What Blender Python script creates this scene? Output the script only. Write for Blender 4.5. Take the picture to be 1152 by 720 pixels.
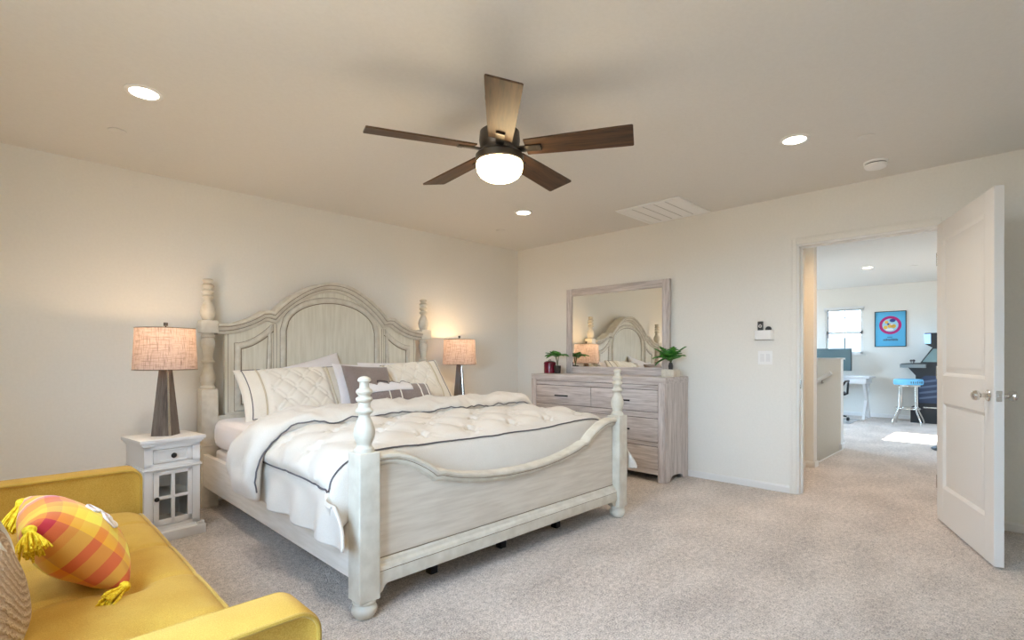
import bpy, bmesh, math, random
import numpy as np
from mathutils import Vector, Matrix, noise

random.seed(7)
for o in list(bpy.data.objects):
    bpy.data.objects.remove(o)
SC = bpy.context.scene
COL = SC.collection
R = math.radians
PI = math.pi

# ------------------------------------------------------------------ camera
CAM = (-4.594, -4.460, 1.1227)
cd = bpy.data.cameras.new('camera')
cd.sensor_width = 36.0
cd.lens = 18.0
cd.shift_y = 41.0 / 1152.0
cd.clip_start = 0.05
cd.clip_end = 500.0
cam = bpy.data.objects.new('camera', cd)
cam.location = CAM
cam.rotation_euler = (R(90), 0, R(-45.2))
COL.objects.link(cam)
SC.camera = cam

# ------------------------------------------------------------------ view, world, sun, daylight
SC.view_settings.view_transform = 'Standard'
SC.view_settings.look = 'None'
SC.view_settings.gamma = 1.0
SC.view_settings.use_curve_mapping = False
SC.view_settings.exposure = 0.5
SC.cycles.use_denoising = True
SC.cycles.max_bounces = 10
SC.cycles.diffuse_bounces = 6
SC.cycles.glossy_bounces = 4
SC.cycles.transmission_bounces = 6
SC.cycles.transparent_max_bounces = 12
SC.cycles.sample_clamp_indirect = 6.0
SC.cycles.caustics_reflective = False
SC.cycles.caustics_refractive = False

WORLD_STRENGTH = 18.5
SUN_STRENGTH = 34.0
LAMP_W = 4.2
BULB_COL = (1.0, 0.66, 0.34)
DOWN_W = 30.0
FAN_E = 20.0

wd = bpy.data.worlds.new('world')
SC.world = wd
wd.use_nodes = True
nt = wd.node_tree
bg = nt.nodes['Background']
_tc = nt.nodes.new('ShaderNodeTexCoord')
_sp = nt.nodes.new('ShaderNodeSeparateXYZ')
_cr = nt.nodes.new('ShaderNodeValToRGB')
nt.links.new(_tc.outputs['Generated'], _sp.inputs[0])
_mr = nt.nodes.new('ShaderNodeMapRange')
_mr.inputs['From Min'].default_value = -1.0
nt.links.new(_sp.outputs['Z'], _mr.inputs['Value'])
nt.links.new(_mr.outputs[0], _cr.inputs['Fac'])
_e = _cr.color_ramp.elements
_e[0].position, _e[0].color = 0.485, (0.22, 0.21, 0.19, 1)
_e[1].position, _e[1].color = 0.51, (0.52, 0.76, 1.0, 1)
_n = _e.new(0.75); _n.color = (0.46, 0.70, 1.0, 1)
nt.links.new(_cr.outputs['Color'], bg.inputs['Color'])
bg.inputs['Strength'].default_value = WORLD_STRENGTH

sl = bpy.data.lights.new('sun', 'SUN')
sl.energy = SUN_STRENGTH
sl.angle = R(0.6)
sl.color = (1.0, 0.95, 0.86)
so = bpy.data.objects.new('sun', sl)
so.rotation_euler = Vector((-0.03, 0.80, -0.60)).to_track_quat('-Z', 'Y').to_euler()
COL.objects.link(so)


def portal(loc, direction, w, h):
    l = bpy.data.lights.new('daylight_portal', 'AREA')
    l.shape = 'RECTANGLE'
    l.size, l.size_y = w, h
    l.cycles.is_portal = True
    o = bpy.data.objects.new('daylight_portal', l)
    o.location = loc
    o.rotation_euler = Vector(direction).to_track_quat('-Z', 'Z').to_euler()
    COL.objects.link(o)


# room extents (x along headboard wall, y along dresser wall, corner at the origin)
XL, YF, H = -5.3, -6.2, 2.44
WT = 0.12
LOFT_X, LOFT_Y0, LOFT_Y1 = 6.9, -5.6, 0.6
WINS_LEFT = [(-4.20, -3.50, 0.6, 2.3), (-3.44, -2.74, 0.6, 2.3)]
for a, b, z0, z1 in WINS_LEFT:
    portal((XL - 0.10, (a + b) / 2, (z0 + z1) / 2), (1, 0, 0), b - a, z1 - z0)
LOFT_SUN = (3.85, 4.95, 1.0, 1.95)
portal(((LOFT_SUN[0] + LOFT_SUN[1]) / 2, LOFT_Y0 - 0.10, 1.475), (0, 1, 0), 1.1, 0.95)
LOFT_FILL = (3.2, 5.8, 0.8, 2.2)  # unseen opening added only to brighten the loft with more daylight
portal((4.5, LOFT_Y1 + 0.10, 1.5), (0, -1, 0), 2.6, 1.4)
FARW = (-2.36, -1.74, 1.17, 2.06)
portal((LOFT_X + 0.10, -2.05, 1.61), (-1, 0, 0), 0.62, 0.89)


# ------------------------------------------------------------------ material helpers
def new_mat(name):
    m = bpy.data.materials.new(name)
    m.use_nodes = True
    n = m.node_tree
    return m, n, n.nodes['Principled BSDF'], n.links


def simple(name, col, rough=0.5, metal=0.0, spec=0.5, emit=None, es=0.0):
    m, n, b, l = new_mat(name)
    b.inputs['Base Color'].default_value = (*col, 1)
    b.inputs['Roughness'].default_value = rough
    b.inputs['Metallic'].default_value = metal
    b.inputs['Specular IOR Level'].default_value = spec
    if emit:
        b.inputs['Emission Color'].default_value = (*emit, 1)
        b.inputs['Emission Strength'].default_value = es
    return m


def tex(n, l, kind, scale=(1, 1, 1), coord='Object', rot=(0, 0, 0), **kw):
    tc = n.nodes.new('ShaderNodeTexCoord')
    mp = n.nodes.new('ShaderNodeMapping')
    mp.inputs['Scale'].default_value = scale
    mp.inputs['Rotation'].default_value = rot
    l.new(tc.outputs[coord], mp.inputs['Vector'])
    t = n.nodes.new(kind)
    l.new(mp.outputs['Vector'], t.inputs['Vector'])
    for k, v in kw.items():
        if k in t.inputs:
            t.inputs[k].default_value = v
        else:
            setattr(t, k, v)
    return t


def ramp(n, l, src, stops, interp='LINEAR'):
    r = n.nodes.new('ShaderNodeValToRGB')
    r.color_ramp.interpolation = interp
    e = r.color_ramp.elements
    while len(e) > len(stops):
        e.remove(e[-1])
    while len(e) < len(stops):
        e.new(0.5)
    for i, (p, c) in enumerate(stops):
        e[i].position = p
        e[i].color = (*c, 1)
    l.new(src, r.inputs['Fac'])
    return r


def bump(n, l, b, src, strength=0.3, dist=0.01, prev=None):
    k = n.nodes.new('ShaderNodeBump')
    k.inputs['Strength'].default_value = strength
    k.inputs['Distance'].default_value = dist
    l.new(src, k.inputs['Height'])
    if prev:
        l.new(prev.outputs['Normal'], k.inputs['Normal'])
    l.new(k.outputs['Normal'], b.inputs['Normal'])
    return k


def noisy(name, c1, c2, scale=(1, 1, 1), nscale=5, rough=0.6, detail=4, bs=0.0, bd=0.004, lo=0.35, hi=0.65, spec=0.4, coord='Object', sheen=0.0):
    m, n, b, l = new_mat(name)
    t = tex(n, l, 'ShaderNodeTexNoise', scale, coord, Scale=nscale, Detail=detail)
    r = ramp(n, l, t.outputs['Fac'], [(lo, c1), (hi, c2)])
    l.new(r.outputs['Color'], b.inputs['Base Color'])
    b.inputs['Roughness'].default_value = rough
    b.inputs['Specular IOR Level'].default_value = spec
    if sheen:
        b.inputs['Sheen Weight'].default_value = sheen
    if bs:
        bump(n, l, b, t.outputs['Fac'], bs, bd)
    return m


def fabric(name, c1, c2, thread=420, rough=0.9, bs=0.25, sheen=0.3):
    m, n, b, l = new_mat(name)
    t1 = tex(n, l, 'ShaderNodeTexNoise', (1, 1, 1), Scale=thread, Detail=2)
    t2 = tex(n, l, 'ShaderNodeTexNoise', (1, 1, 1), Scale=9, Detail=3)
    mx = n.nodes.new('ShaderNodeMath'); mx.operation = 'ADD'
    mu = n.nodes.new('ShaderNodeMath'); mu.operation = 'MULTIPLY'; mu.inputs[1].default_value = 0.45
    l.new(t2.outputs['Fac'], mu.inputs[0])
    l.new(t1.outputs['Fac'], mx.inputs[0]); l.new(mu.outputs[0], mx.inputs[1])
    r = ramp(n, l, mx.outputs[0], [(0.5, c1), (0.95, c2)])
    l.new(r.outputs['Color'], b.inputs['Base Color'])
    b.inputs['Roughness'].default_value = rough
    b.inputs['Specular IOR Level'].default_value = 0.2
    b.inputs['Sheen Weight'].default_value = sheen
    bump(n, l, b, t1.outputs['Fac'], bs, 0.002)
    return m


M = {}
M['wall'] = noisy('wall_paint', (0.83, 0.81, 0.755), (0.85, 0.83, 0.775), nscale=60, rough=0.75, bs=0.06, bd=0.002, spec=0.25)
M['ceil'] = noisy('ceiling_paint', (0.78, 0.755, 0.71), (0.80, 0.775, 0.73), nscale=60, rough=0.85, bs=0.06, bd=0.002, spec=0.2)
M['trim'] = simple('trim_white', (0.82, 0.81, 0.79), 0.35)
M['door'] = simple('door_white', (0.80, 0.77, 0.73), 0.32)
M['white'] = simple('white_paint', (0.80, 0.80, 0.80), 0.35)
M['plastic'] = simple('white_plastic', (0.90, 0.90, 0.89), 0.3)
M['black'] = simple('black_plastic', (0.015, 0.015, 0.017), 0.4)
M['blackmetal'] = simple('black_metal', (0.02, 0.02, 0.02), 0.35, 0.6)
M['chrome'] = simple('chrome', (0.75, 0.74, 0.72), 0.12, 1.0)
M['nickel'] = simple('satin_nickel', (0.55, 0.52, 0.48), 0.25, 1.0)
M['darksteel'] = simple('dark_bronze', (0.10, 0.085, 0.07), 0.35, 0.8)
M['mirror'] = simple('mirror_glass', (0.93, 0.95, 0.94), 0.0, 1.0)


def carpet():
    m, n, b, l = new_mat('carpet')
    f = tex(n, l, 'ShaderNodeTexNoise', (1, 1, 1), Scale=150, Detail=4)
    g = tex(n, l, 'ShaderNodeTexNoise', (1, 1, 1), Scale=38, Detail=4)
    h = tex(n, l, 'ShaderNodeTexNoise', (1, 1.5, 1), Scale=2.2, Detail=3)
    def mul(s, k):
        q = n.nodes.new('ShaderNodeMath'); q.operation = 'MULTIPLY'; q.inputs[1].default_value = k
        l.new(s, q.inputs[0]); return q.outputs[0]
    def add(a, c):
        q = n.nodes.new('ShaderNodeMath'); q.operation = 'ADD'
        l.new(a, q.inputs[0]); l.new(c, q.inputs[1]); return q.outputs[0]
    s = add(add(mul(f.outputs['Fac'], 0.56), mul(g.outputs['Fac'], 0.25)), mul(h.outputs['Fac'], 0.19))
    r = ramp(n, l, s, [(0.38, (0.30, 0.25, 0.215)), (0.5, (0.60, 0.52, 0.455)), (0.61, (0.86, 0.765, 0.69))])
    l.new(r.outputs['Color'], b.inputs['Base Color'])
    b.inputs['Roughness'].default_value = 0.95
    b.inputs['Specular IOR Level'].default_value = 0.1
    b.inputs['Sheen Weight'].default_value = 0.3
    bump(n, l, b, add(mul(f.outputs['Fac'], 0.6), mul(g.outputs['Fac'], 0.8)), 0.9, 0.012)
    return m


M['carpet'] = carpet()


def brushed(name, stretch, c1=(0.60, 0.545, 0.44), c2=(0.76, 0.72, 0.615)):
    m, n, b, l = new_mat(name)
    t = tex(n, l, 'ShaderNodeTexNoise', stretch, Scale=6, Detail=6)
    u = tex(n, l, 'ShaderNodeTexNoise', (1, 1, 1), Scale=3, Detail=2)
    mx = n.nodes.new('ShaderNodeMath'); mx.operation = 'ADD'
    mu = n.nodes.new('ShaderNodeMath'); mu.operation = 'MULTIPLY'; mu.inputs[1].default_value = 0.35
    l.new(u.outputs['Fac'], mu.inputs[0]); l.new(t.outputs['Fac'], mx.inputs[0]); l.new(mu.outputs[0], mx.inputs[1])
    r = ramp(n, l, mx.outputs[0], [(0.5, c1), (0.82, c2)])
    l.new(r.outputs['Color'], b.inputs['Base Color'])
    b.inputs['Roughness'].default_value = 0.42
    return m


M['cream_v'] = brushed('antique_cream_vertical_brush', (9, 9, 0.7), (0.66, 0.62, 0.51), (0.76, 0.725, 0.62))
M['cream_h'] = brushed('antique_cream_horizontal_brush', (0.8, 9, 9), (0.63, 0.555, 0.465), (0.73, 0.66, 0.565))
M['cream'] = brushed('antique_cream', (3, 3, 3), (0.60, 0.555, 0.465), (0.70, 0.66, 0.57))
M['glaze'] = simple('brown_glaze_line', (0.22, 0.17, 0.11), 0.5)


def grey_wood(name, axis='y', c1=(0.38, 0.33, 0.31), c2=(0.70, 0.645, 0.625)):
    m, n, b, l = new_mat(name)
    st = {'y': (14, 0.9, 14), 'z': (14, 14, 0.9), 'x': (0.9, 14, 14)}[axis]
    t = tex(n, l, 'ShaderNodeTexNoise', st, Scale=3.2, Detail=8, Distortion=0.6)
    g = tex(n, l, 'ShaderNodeTexNoise', (st[0] * 5, st[1] * 3, st[2] * 5), Scale=3, Detail=3)
    mx = n.nodes.new('ShaderNodeMath'); mx.operation = 'ADD'
    mu = n.nodes.new('ShaderNodeMath'); mu.operation = 'MULTIPLY'; mu.inputs[1].default_value = 0.5
    l.new(g.outputs['Fac'], mu.inputs[0]); l.new(t.outputs['Fac'], mx.inputs[0]); l.new(mu.outputs[0], mx.inputs[1])
    r = ramp(n, l, mx.outputs[0], [(0.5, c1), (0.72, tuple((a + d) / 2 for a, d in zip(c1, c2))), (0.95, c2)])
    l.new(r.outputs['Color'], b.inputs['Base Color'])
    b.inputs['Roughness'].default_value = 0.55
    bump(n, l, b, t.outputs['Fac'], 0.12, 0.003)
    return m


M['oak_y'] = grey_wood('washed_oak_along', 'y')
M['oak_z'] = grey_wood('washed_oak_upright', 'z')
M['blade'] = grey_wood('dark_walnut_blade', 'x', (0.022, 0.009, 0.003), (0.10, 0.047, 0.018))
M['yellow'] = fabric('mustard_fabric', (0.50, 0.29, 0.042), (0.64, 0.405, 0.080), 420, sheen=0.06)
M['yellow_pipe'] = fabric('mustard_piping', (0.42, 0.25, 0.03), (0.56, 0.36, 0.06), 520)
M['tassel'] = noisy('yellow_yarn', (0.72, 0.46, 0.0), (0.95, 0.75, 0.05), (1, 1, 1), 90, 0.8, bs=0.5)
M['sheet'] = fabric('white_sheet', (0.80, 0.77, 0.78), (0.86, 0.83, 0.84), 300, 0.8, 0.08)
M['duvet'] = fabric('ivory_comforter', (0.70, 0.65, 0.58), (0.77, 0.725, 0.665), 300, 0.42, 0.05, 0.25)
M['sham'] = fabric('ivory_sham', (0.80, 0.75, 0.66), (0.88, 0.83, 0.74), 300, 0.55, 0.05, 0.4)
M['champ'] = fabric('champagne_cord', (0.55, 0.47, 0.34), (0.66, 0.58, 0.44), 300, 0.55, 0.05, 0.2)
M['greypipe'] = simple('dark_grey_piping', (0.12, 0.11, 0.12), 0.6)
M['taupe'] = fabric('taupe_satin', (0.20, 0.155, 0.14), (0.30, 0.24, 0.225), 200, 0.42, 0.05, 0.4)
M['taupe_dark'] = simple('dark_embroidery', (0.08, 0.06, 0.06), 0.6)
M['leaf'] = noisy('green_leaf', (0.02, 0.13, 0.015), (0.08, 0.30, 0.04), (1, 1, 1), 30, 0.4)
M['stem'] = simple('stem_green', (0.07, 0.12, 0.04), 0.5)
M['maroon'] = simple('maroon_lacquer', (0.16, 0.008, 0.025), 0.25)
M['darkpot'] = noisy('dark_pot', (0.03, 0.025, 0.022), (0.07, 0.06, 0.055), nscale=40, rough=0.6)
M['palewood'] = noisy('pale_stone_pot', (0.62, 0.56, 0.47), (0.72, 0.66, 0.56), nscale=25, rough=0.6)
M['glassdark'] = simple('dark_cabinet_inside', (0.10, 0.11, 0.10), 0.5)


def thin_glass(name, refl=0.08, tint=(1, 1, 1)):
    m = bpy.data.materials.new(name)
    m.use_nodes = True
    n = m.node_tree
    n.nodes.remove(n.nodes['Principled BSDF'])
    out = n.nodes['Material Output']
    tr = n.nodes.new('ShaderNodeBsdfTransparent'); tr.inputs['Color'].default_value = (*tint, 1)
    gl = n.nodes.new('ShaderNodeBsdfGlossy'); gl.inputs['Roughness'].default_value = 0.02
    mx = n.nodes.new('ShaderNodeMixShader'); mx.inputs[0].default_value = refl
    n.links.new(tr.outputs[0], mx.inputs[1]); n.links.new(gl.outputs[0], mx.inputs[2])
    n.links.new(mx.outputs[0], out.inputs[0])
    return m


M['glass'] = thin_glass('window_glass', 0.05)
M['cabglass'] = thin_glass('cabinet_glass', 0.14, (0.95, 0.97, 0.96))


def linen():
    m = bpy.data.materials.new('linen_shade')
    m.use_nodes = True
    n = m.node_tree; l = n.links
    b = n.nodes['Principled BSDF']; out = n.nodes['Material Output']
    w1 = tex(n, l, 'ShaderNodeTexNoise', (10, 10, 330), Scale=1.2, Detail=5)
    w2 = tex(n, l, 'ShaderNodeTexNoise', (240, 240, 8), Scale=1.2, Detail=5)
    mx = n.nodes.new('ShaderNodeMath'); mx.operation = 'MINIMUM'
    l.new(w1.outputs['Fac'], mx.inputs[0]); l.new(w2.outputs['Fac'], mx.inputs[1])
    r = ramp(n, l, mx.outputs[0], [(0.34, (0.20, 0.155, 0.145)), (0.47, (0.46, 0.385, 0.375))])
    l.new(r.outputs['Color'], b.inputs['Base Color'])
    b.inputs['Roughness'].default_value = 0.9
    tl = n.nodes.new('ShaderNodeBsdfTranslucent')
    l.new(r.outputs['Color'], tl.inputs['Color'])
    ms = n.nodes.new('ShaderNodeMixShader'); ms.inputs[0].default_value = 0.30
    l.new(b.outputs[0], ms.inputs[1]); l.new(tl.outputs[0], ms.inputs[2]); l.new(ms.outputs[0], out.inputs[0])
    return m


M['linen'] = linen()
M['lampwood'] = grey_wood('lamp_wood', 'z', (0.06, 0.045, 0.035), (0.20, 0.16, 0.13))
M['glow'] = simple('fan_glass', (0.9, 0.85, 0.75), 0.3, emit=(1.0, 0.74, 0.40), es=FAN_E)
M['downglow'] = simple('downlight_lens', (0.9, 0.9, 0.85), 0.3, emit=(1.0, 0.86, 0.66), es=22.0)


# ------------------------------------------------------------------ mesh helpers
def BM():
    return bmesh.new()


def box(bm, x0, x1, y0, y1, z0, z1, bev=0.0, seg=2, mat=0):
    vs = [bm.verts.new(p) for p in [(x0, y0, z0), (x1, y0, z0), (x1, y1, z0), (x0, y1, z0),
                                    (x0, y0, z1), (x1, y0, z1), (x1, y1, z1), (x0, y1, z1)]]
    fs = [bm.faces.new([vs[i] for i in q]) for q in
          [(3, 2, 1, 0), (4, 5, 6, 7), (0, 1, 5, 4), (1, 2, 6, 5), (2, 3, 7, 6), (3, 0, 4, 7)]]
    for f in fs:
        f.material_index = mat
    if bev > 0:
        es = list({e for f in fs for e in f.edges})
        bmesh.ops.bevel(bm, geom=es, offset=bev, segments=seg, affect='EDGES', profile=0.6, material=-1)
    return bm


def lathe(bm, prof, cx=0, cy=0, seg=28, mat=0, axis='z', base=0.0):
    rings = []
    for r, z in prof:
        ring = []
        for k in range(seg):
            a = 2 * PI * k / seg
            if axis == 'z':
                p = (cx + r * math.cos(a), cy + r * math.sin(a), z)
            elif axis == 'x':
                p = (base + z, cx + r * math.cos(a), cy + r * math.sin(a))
            else:
                p = (cx + r * math.cos(a), base + z, cy + r * math.sin(a))
            ring.append(bm.verts.new(p))
        rings.append(ring)
    for a, b in zip(rings, rings[1:]):
        for k in range(seg):
            f = bm.faces.new((a[k], a[(k + 1) % seg], b[(k + 1) % seg], b[k]))
            f.material_index = mat
    for ring in (rings[0], rings[-1]):
        try:
            f = bm.faces.new(ring); f.material_index = mat
        except ValueError:
            pass
    return bm


def tube(bm, pts, r, seg=8, closed=False, mat=0):
    pts = [Vector(p) for p in pts]
    n = len(pts)
    rings = []
    up = Vector((0, 0, 1))
    prev = None
    for i, p in enumerate(pts):
        if closed:
            t = pts[(i + 1) % n] - pts[i - 1]
        else:
            t = pts[min(i + 1, n - 1)] - pts[max(i - 1, 0)]
        if t.length < 1e-9:
            t = Vector((0, 0, 1))
        t.normalize()
        if prev is None:
            ref = up if abs(t.z) < 0.95 else Vector((1, 0, 0))
            a = t.cross(ref).normalized()
        else:
            a = (prev - t * prev.dot(t))
            a = a.normalized() if a.length > 1e-6 else t.cross(up).normalized()
        prev = a
        b = t.cross(a)
        rr = r[i] if isinstance(r, (list, tuple)) else r
        rings.append([bm.verts.new(p + a * (rr * math.cos(2 * PI * k / seg)) + b * (rr * math.sin(2 * PI * k / seg))) for k in range(seg)])
    pairs = list(zip(rings, rings[1:]))
    if closed:
        pairs.append((rings[-1], rings[0]))
    for A, B in pairs:
        for k in range(seg):
            f = bm.faces.new((A[k], A[(k + 1) % seg], B[(k + 1) % seg], B[k]))
            f.material_index = mat
    if not closed:
        for q in (rings[0], rings[-1]):
            f = bm.faces.new(q); f.material_index = mat
    return bm


def prism(bm, outline, plane, d0, d1, mat=0):
    """outline: 2d points; plane 'xz' extrudes along y, 'yz' along x, 'xy' along z."""
    def p3(p, d):
        return {'xz': (p[0], d, p[1]), 'yz': (d, p[0], p[1]), 'xy': (p[0], p[1], d)}[plane]
    a = [bm.verts.new(p3(p, d0)) for p in outline]
    b = [bm.verts.new(p3(p, d1)) for p in outline]
    n = len(a)
    fs = [bm.faces.new(a), bm.faces.new(b)]
    for i in range(n):
        fs.append(bm.faces.new((a[i], a[(i + 1) % n], b[(i + 1) % n], b[i])))
    for f in fs:
        f.material_index = mat
    return bm


def band(bm, lo, hi, d0, d1, mat=0):
    """solid strip in the xz plane between two polylines of equal length, from y=d0 to y=d1."""
    rows = []
    for (a, b) in zip(lo, hi):
        rows.append([bm.verts.new((a[0], d0, a[1])), bm.verts.new((b[0], d0, b[1])),
                     bm.verts.new((b[0], d1, b[1])), bm.verts.new((a[0], d1, a[1]))])
    for A, B in zip(rows, rows[1:]):
        for k in range(4):
            f = bm.faces.new((A[k], A[(k + 1) % 4], B[(k + 1) % 4], B[k])); f.material_index = mat
    for q in (rows[0], rows[-1]):
        f = bm.faces.new(q); f.material_index = mat
    return bm


def sweep_xz(bm, path, prof, mats=None, closed_prof=True):
    """sweep a profile [(n, y)] (n along the in-plane normal, y depth) along a path in the xz plane."""
    P = [Vector((p[0], 0, p[1])) for p in path]
    rings = []
    for i, p in enumerate(P):
        d1 = (P[i] - P[i - 1]).normalized() if i > 0 else None
        d2 = (P[i + 1] - P[i]).normalized() if i < len(P) - 1 else None
        if d1 is None: d1 = d2
        if d2 is None: d2 = d1
        n1 = Vector((-d1.z, 0, d1.x)); n2 = Vector((-d2.z, 0, d2.x))
        nn = (n1 + n2)
        nn = nn / max(0.35, nn.length_squared / 2) if nn.length > 1e-6 else n1
        rings.append([bm.verts.new((p.x + nn.x * q[0], q[1], p.z + nn.z * q[0])) for q in prof])
    m = len(prof)
    for A, B in zip(rings, rings[1:]):
        for k in range(m if closed_prof else m - 1):
            f = bm.faces.new((A[k], A[(k + 1) % m], B[(k + 1) % m], B[k]))
            if mats: f.material_index = mats[k]
    if closed_prof:
        for q in (rings[0], rings[-1]):
            bm.faces.new(q)
    return bm


def grid(bm, pts, mat=0, wrap_u=False):
    """pts[i][j] -> vertices and quads"""
    V = [[bm.verts.new(p) for p in row] for row in pts]
    ni = len(V); nj = len(V[0])
    for i in range(ni if wrap_u else ni - 1):
        for j in range(nj - 1):
            f = bm.faces.new((V[i][j], V[(i + 1) % ni][j], V[(i + 1) % ni][j + 1], V[i][j + 1]))
            f.material_index = mat
    return V


def obj(name, bm, mats, parent=None, smooth=35, fix=True):
    if fix:
        bmesh.ops.recalc_face_normals(bm, faces=bm.faces)
    me = bpy.data.meshes.new(name)
    bm.to_mesh(me)
    bm.free()
    for mt in (mats if isinstance(mats, (list, tuple)) else [mats]):
        me.materials.append(mt)
    if smooth:
        me.polygons.foreach_set('use_smooth', [True] * len(me.polygons))
        me.set_sharp_from_angle(angle=R(smooth))
    o = bpy.data.objects.new(name, me)
    COL.objects.link(o)
    if parent:
        o.parent = parent
    return o


def obj_islands(name, bm, mats, parent=None, smooth=35):
    bmesh.ops.recalc_face_normals(bm, faces=bm.faces)
    bm.verts.index_update()
    seen = set(); out = []
    for v in list(bm.verts):
        if v in seen: continue
        stack = [v]; comp = []
        seen.add(v)
        while stack:
            a = stack.pop(); comp.append(a)
            for e in a.link_edges:
                w = e.other_vert(a)
                if w not in seen:
                    seen.add(w); stack.append(w)
        nb = bmesh.new(); mp = {a: nb.verts.new(a.co) for a in comp}
        for f in {f for a in comp for f in a.link_faces}:
            g = nb.faces.new([mp[x] for x in f.verts]); g.material_index = f.material_index
        out.append(obj(name, nb, mats, parent, smooth))
    bm.free()
    return out


def tag(o, label, cat, group=None):
    o['label'] = label; o['category'] = cat
    if group: o['group'] = group
    return o


def thing(name, label, cat, loc=(0, 0, 0), rz=0.0, group=None):
    o = bpy.data.objects.new(name, None)
    o.empty_display_size = 0.05
    COL.objects.link(o)
    o.location = loc
    o.rotation_euler = (0, 0, rz)
    return tag(o, label, cat, group)


def struct(name, bm, mats, smooth=35, label=None):
    o = obj(name, bm, mats, None, smooth)
    o['kind'] = 'structure'
    if label: o['label'] = label
    return o


def dup(o, parent=None):
    c = o.copy()
    COL.objects.link(c)
    if parent: c.parent = parent
    for ch in list(o.children):
        dup(ch, c)
    return c


def lamp_light(name, loc, watts, col, parent=None, radius=0.03, kind='POINT', **kw):
    l = bpy.data.lights.new(name, kind)
    l.energy = watts; l.color = col
    if kind in ('POINT', 'SPOT'):
        l.shadow_soft_size = radius
    for k, v in kw.items():
        setattr(l, k, v)
    o = bpy.data.objects.new(name, l)
    o.location = loc
    COL.objects.link(o)
    if parent: o.parent = parent
    return o


def smoothstep(a, b, x):
    t = min(1.0, max(0.0, (x - a) / (b - a)))
    return t * t * (3 - 2 * t)


# ------------------------------------------------------------------ room shell
DY0, DY1, DH = -4.075, -3.168, 2.033      # bedroom doorway
b = BM()
box(b, XL, LOFT_X, YF, -2.93, -0.1, 0)
box(b, XL, 1.34, -2.93, LOFT_Y1, -0.1, 0)
box(b, 2.62, LOFT_X, -2.93, LOFT_Y1, -0.1, 0)
struct('floor', b, M['carpet'], smooth=0)
b = BM(); box(b, XL, LOFT_X, YF, LOFT_Y1, H, H + 0.1); struct('ceiling', b, M['ceil'], smooth=0)
b = BM(); box(b, XL - WT, WT, 0, WT, 0, H); struct('wall_back', b, M['wall'], smooth=0)
b = BM()
box(b, 0, WT, DY1, 0, 0, H); box(b, 0, WT, YF, DY0, 0, H); box(b, 0, WT, DY0, DY1, DH, H)
struct('wall_right', b, M['wall'], smooth=0)


def wall_with_holes(b, axis, c0, c1, s0, s1, holes):
    """axis 'x': wall thin along x between c0..c1, running along y s0..s1"""
    def bx(a0, a1, z0, z1):
        if a1 - a0 < 1e-4 or z1 - z0 < 1e-4: return
        if axis == 'x': box(b, c0, c1, a0, a1, z0, z1)
        else: box(b, a0, a1, c0, c1, z0, z1)
    cur = s0
    for h0, h1, z0, z1 in sorted(holes):
        bx(cur, h0, 0, H); bx(h0, h1, 0, z0); bx(h0, h1, z1, H); cur = h1
    bx(cur, s1, 0, H)


b = BM(); wall_with_holes(b, 'x', XL - WT, XL, YF, 0, WINS_LEFT); struct('wall_left', b, M['wall'], smooth=0)
b = BM(); box(b, XL - WT, WT, YF - WT, YF, 0, H); struct('wall_front', b, M['wall'], smooth=0)


def window(name, axis, c, a0, a1, z0, z1, inner, mun=True):
    """double hung window: frame, muntins and panes in one opening; inner is the side of the room (+1/-1)"""
    b = BM()
    def bx(p0, p1, q0, q1, d=0.03, o=0.0):
        if axis == 'x': box(b, c - d + o, c + d + o, p0, p1, q0, q1, 0.003, 1)
        else: box(b, p0, p1, c - d + o, c + d + o, q0, q1, 0.003, 1)
    w = 0.045; zm = z0 + (z1 - z0) * 0.46; am = (a0 + a1) / 2
    bx(a0, a0 + w, z0, z1); bx(a1 - w, a1, z0, z1); bx(a0, a1, z0, z0 + w); bx(a0, a1, z1 - w, z1); bx(a0, a1, zm - 0.03, zm + 0.03)
    f = struct(name, b, M['trim'])
    b = BM()
    def mx(p0, p1, q0, q1, d=0.008):
        if axis == 'x': box(b, c - d, c + d, p0, p1, q0, q1)
        else: box(b, p0, p1, c - d, c + d, q0, q1)
    if mun:
        mx(am - 0.008, am + 0.008, z0 + w, zm - 0.03); mx(am - 0.008, am + 0.008, zm + 0.03, z1 - w)
        mx(a0 + w, a1 - w, (zm + z1) / 2 + 0.05, (zm + z1) / 2 + 0.062)
        obj('muntin', b, M['darkpot'], f)
    b = BM(); mx(a0 + w, a1 - w, z0 + w, zm - 0.03, 0.002); obj('pane', b, M['glass'], f)
    b = BM(); mx(a0 + w, a1 - w, zm + 0.03, z1 - w, 0.002); obj('pane', b, M['glass'], f)
    return f


window('window_1', 'x', XL - 0.06, *WINS_LEFT[0], 1, False)
window('window_2', 'x', XL - 0.06, *WINS_LEFT[1], 1, False)


def baseboard(name, axis, c, s0, s1, sign, h=0.058, t=0.014):
    b = BM()
    if axis == 'x':
        pr = [(c, 0), (c + sign * t, 0), (c + sign * t, h - 0.012), (c + sign * t * 0.45, h), (c, h)]
        prism(b, [(p[0], p[1]) for p in pr], 'xz', s0, s1)
    else:
        pr = [(c, 0), (c + sign * t, 0), (c + sign * t, h - 0.012), (c + sign * t * 0.45, h), (c, h)]
        prism(b, pr, 'yz', s0, s1)
    return struct(name, b, M['trim'], smooth=0)


baseboard('baseboard_right', 'x', 0, DY1 + 0.05, 0, -1)
baseboard('baseboard_right_beyond_door', 'x', 0, YF, DY0 - 0.05, -1)
baseboard('baseboard_back', 'y', 0, XL, 0, -1)

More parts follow.
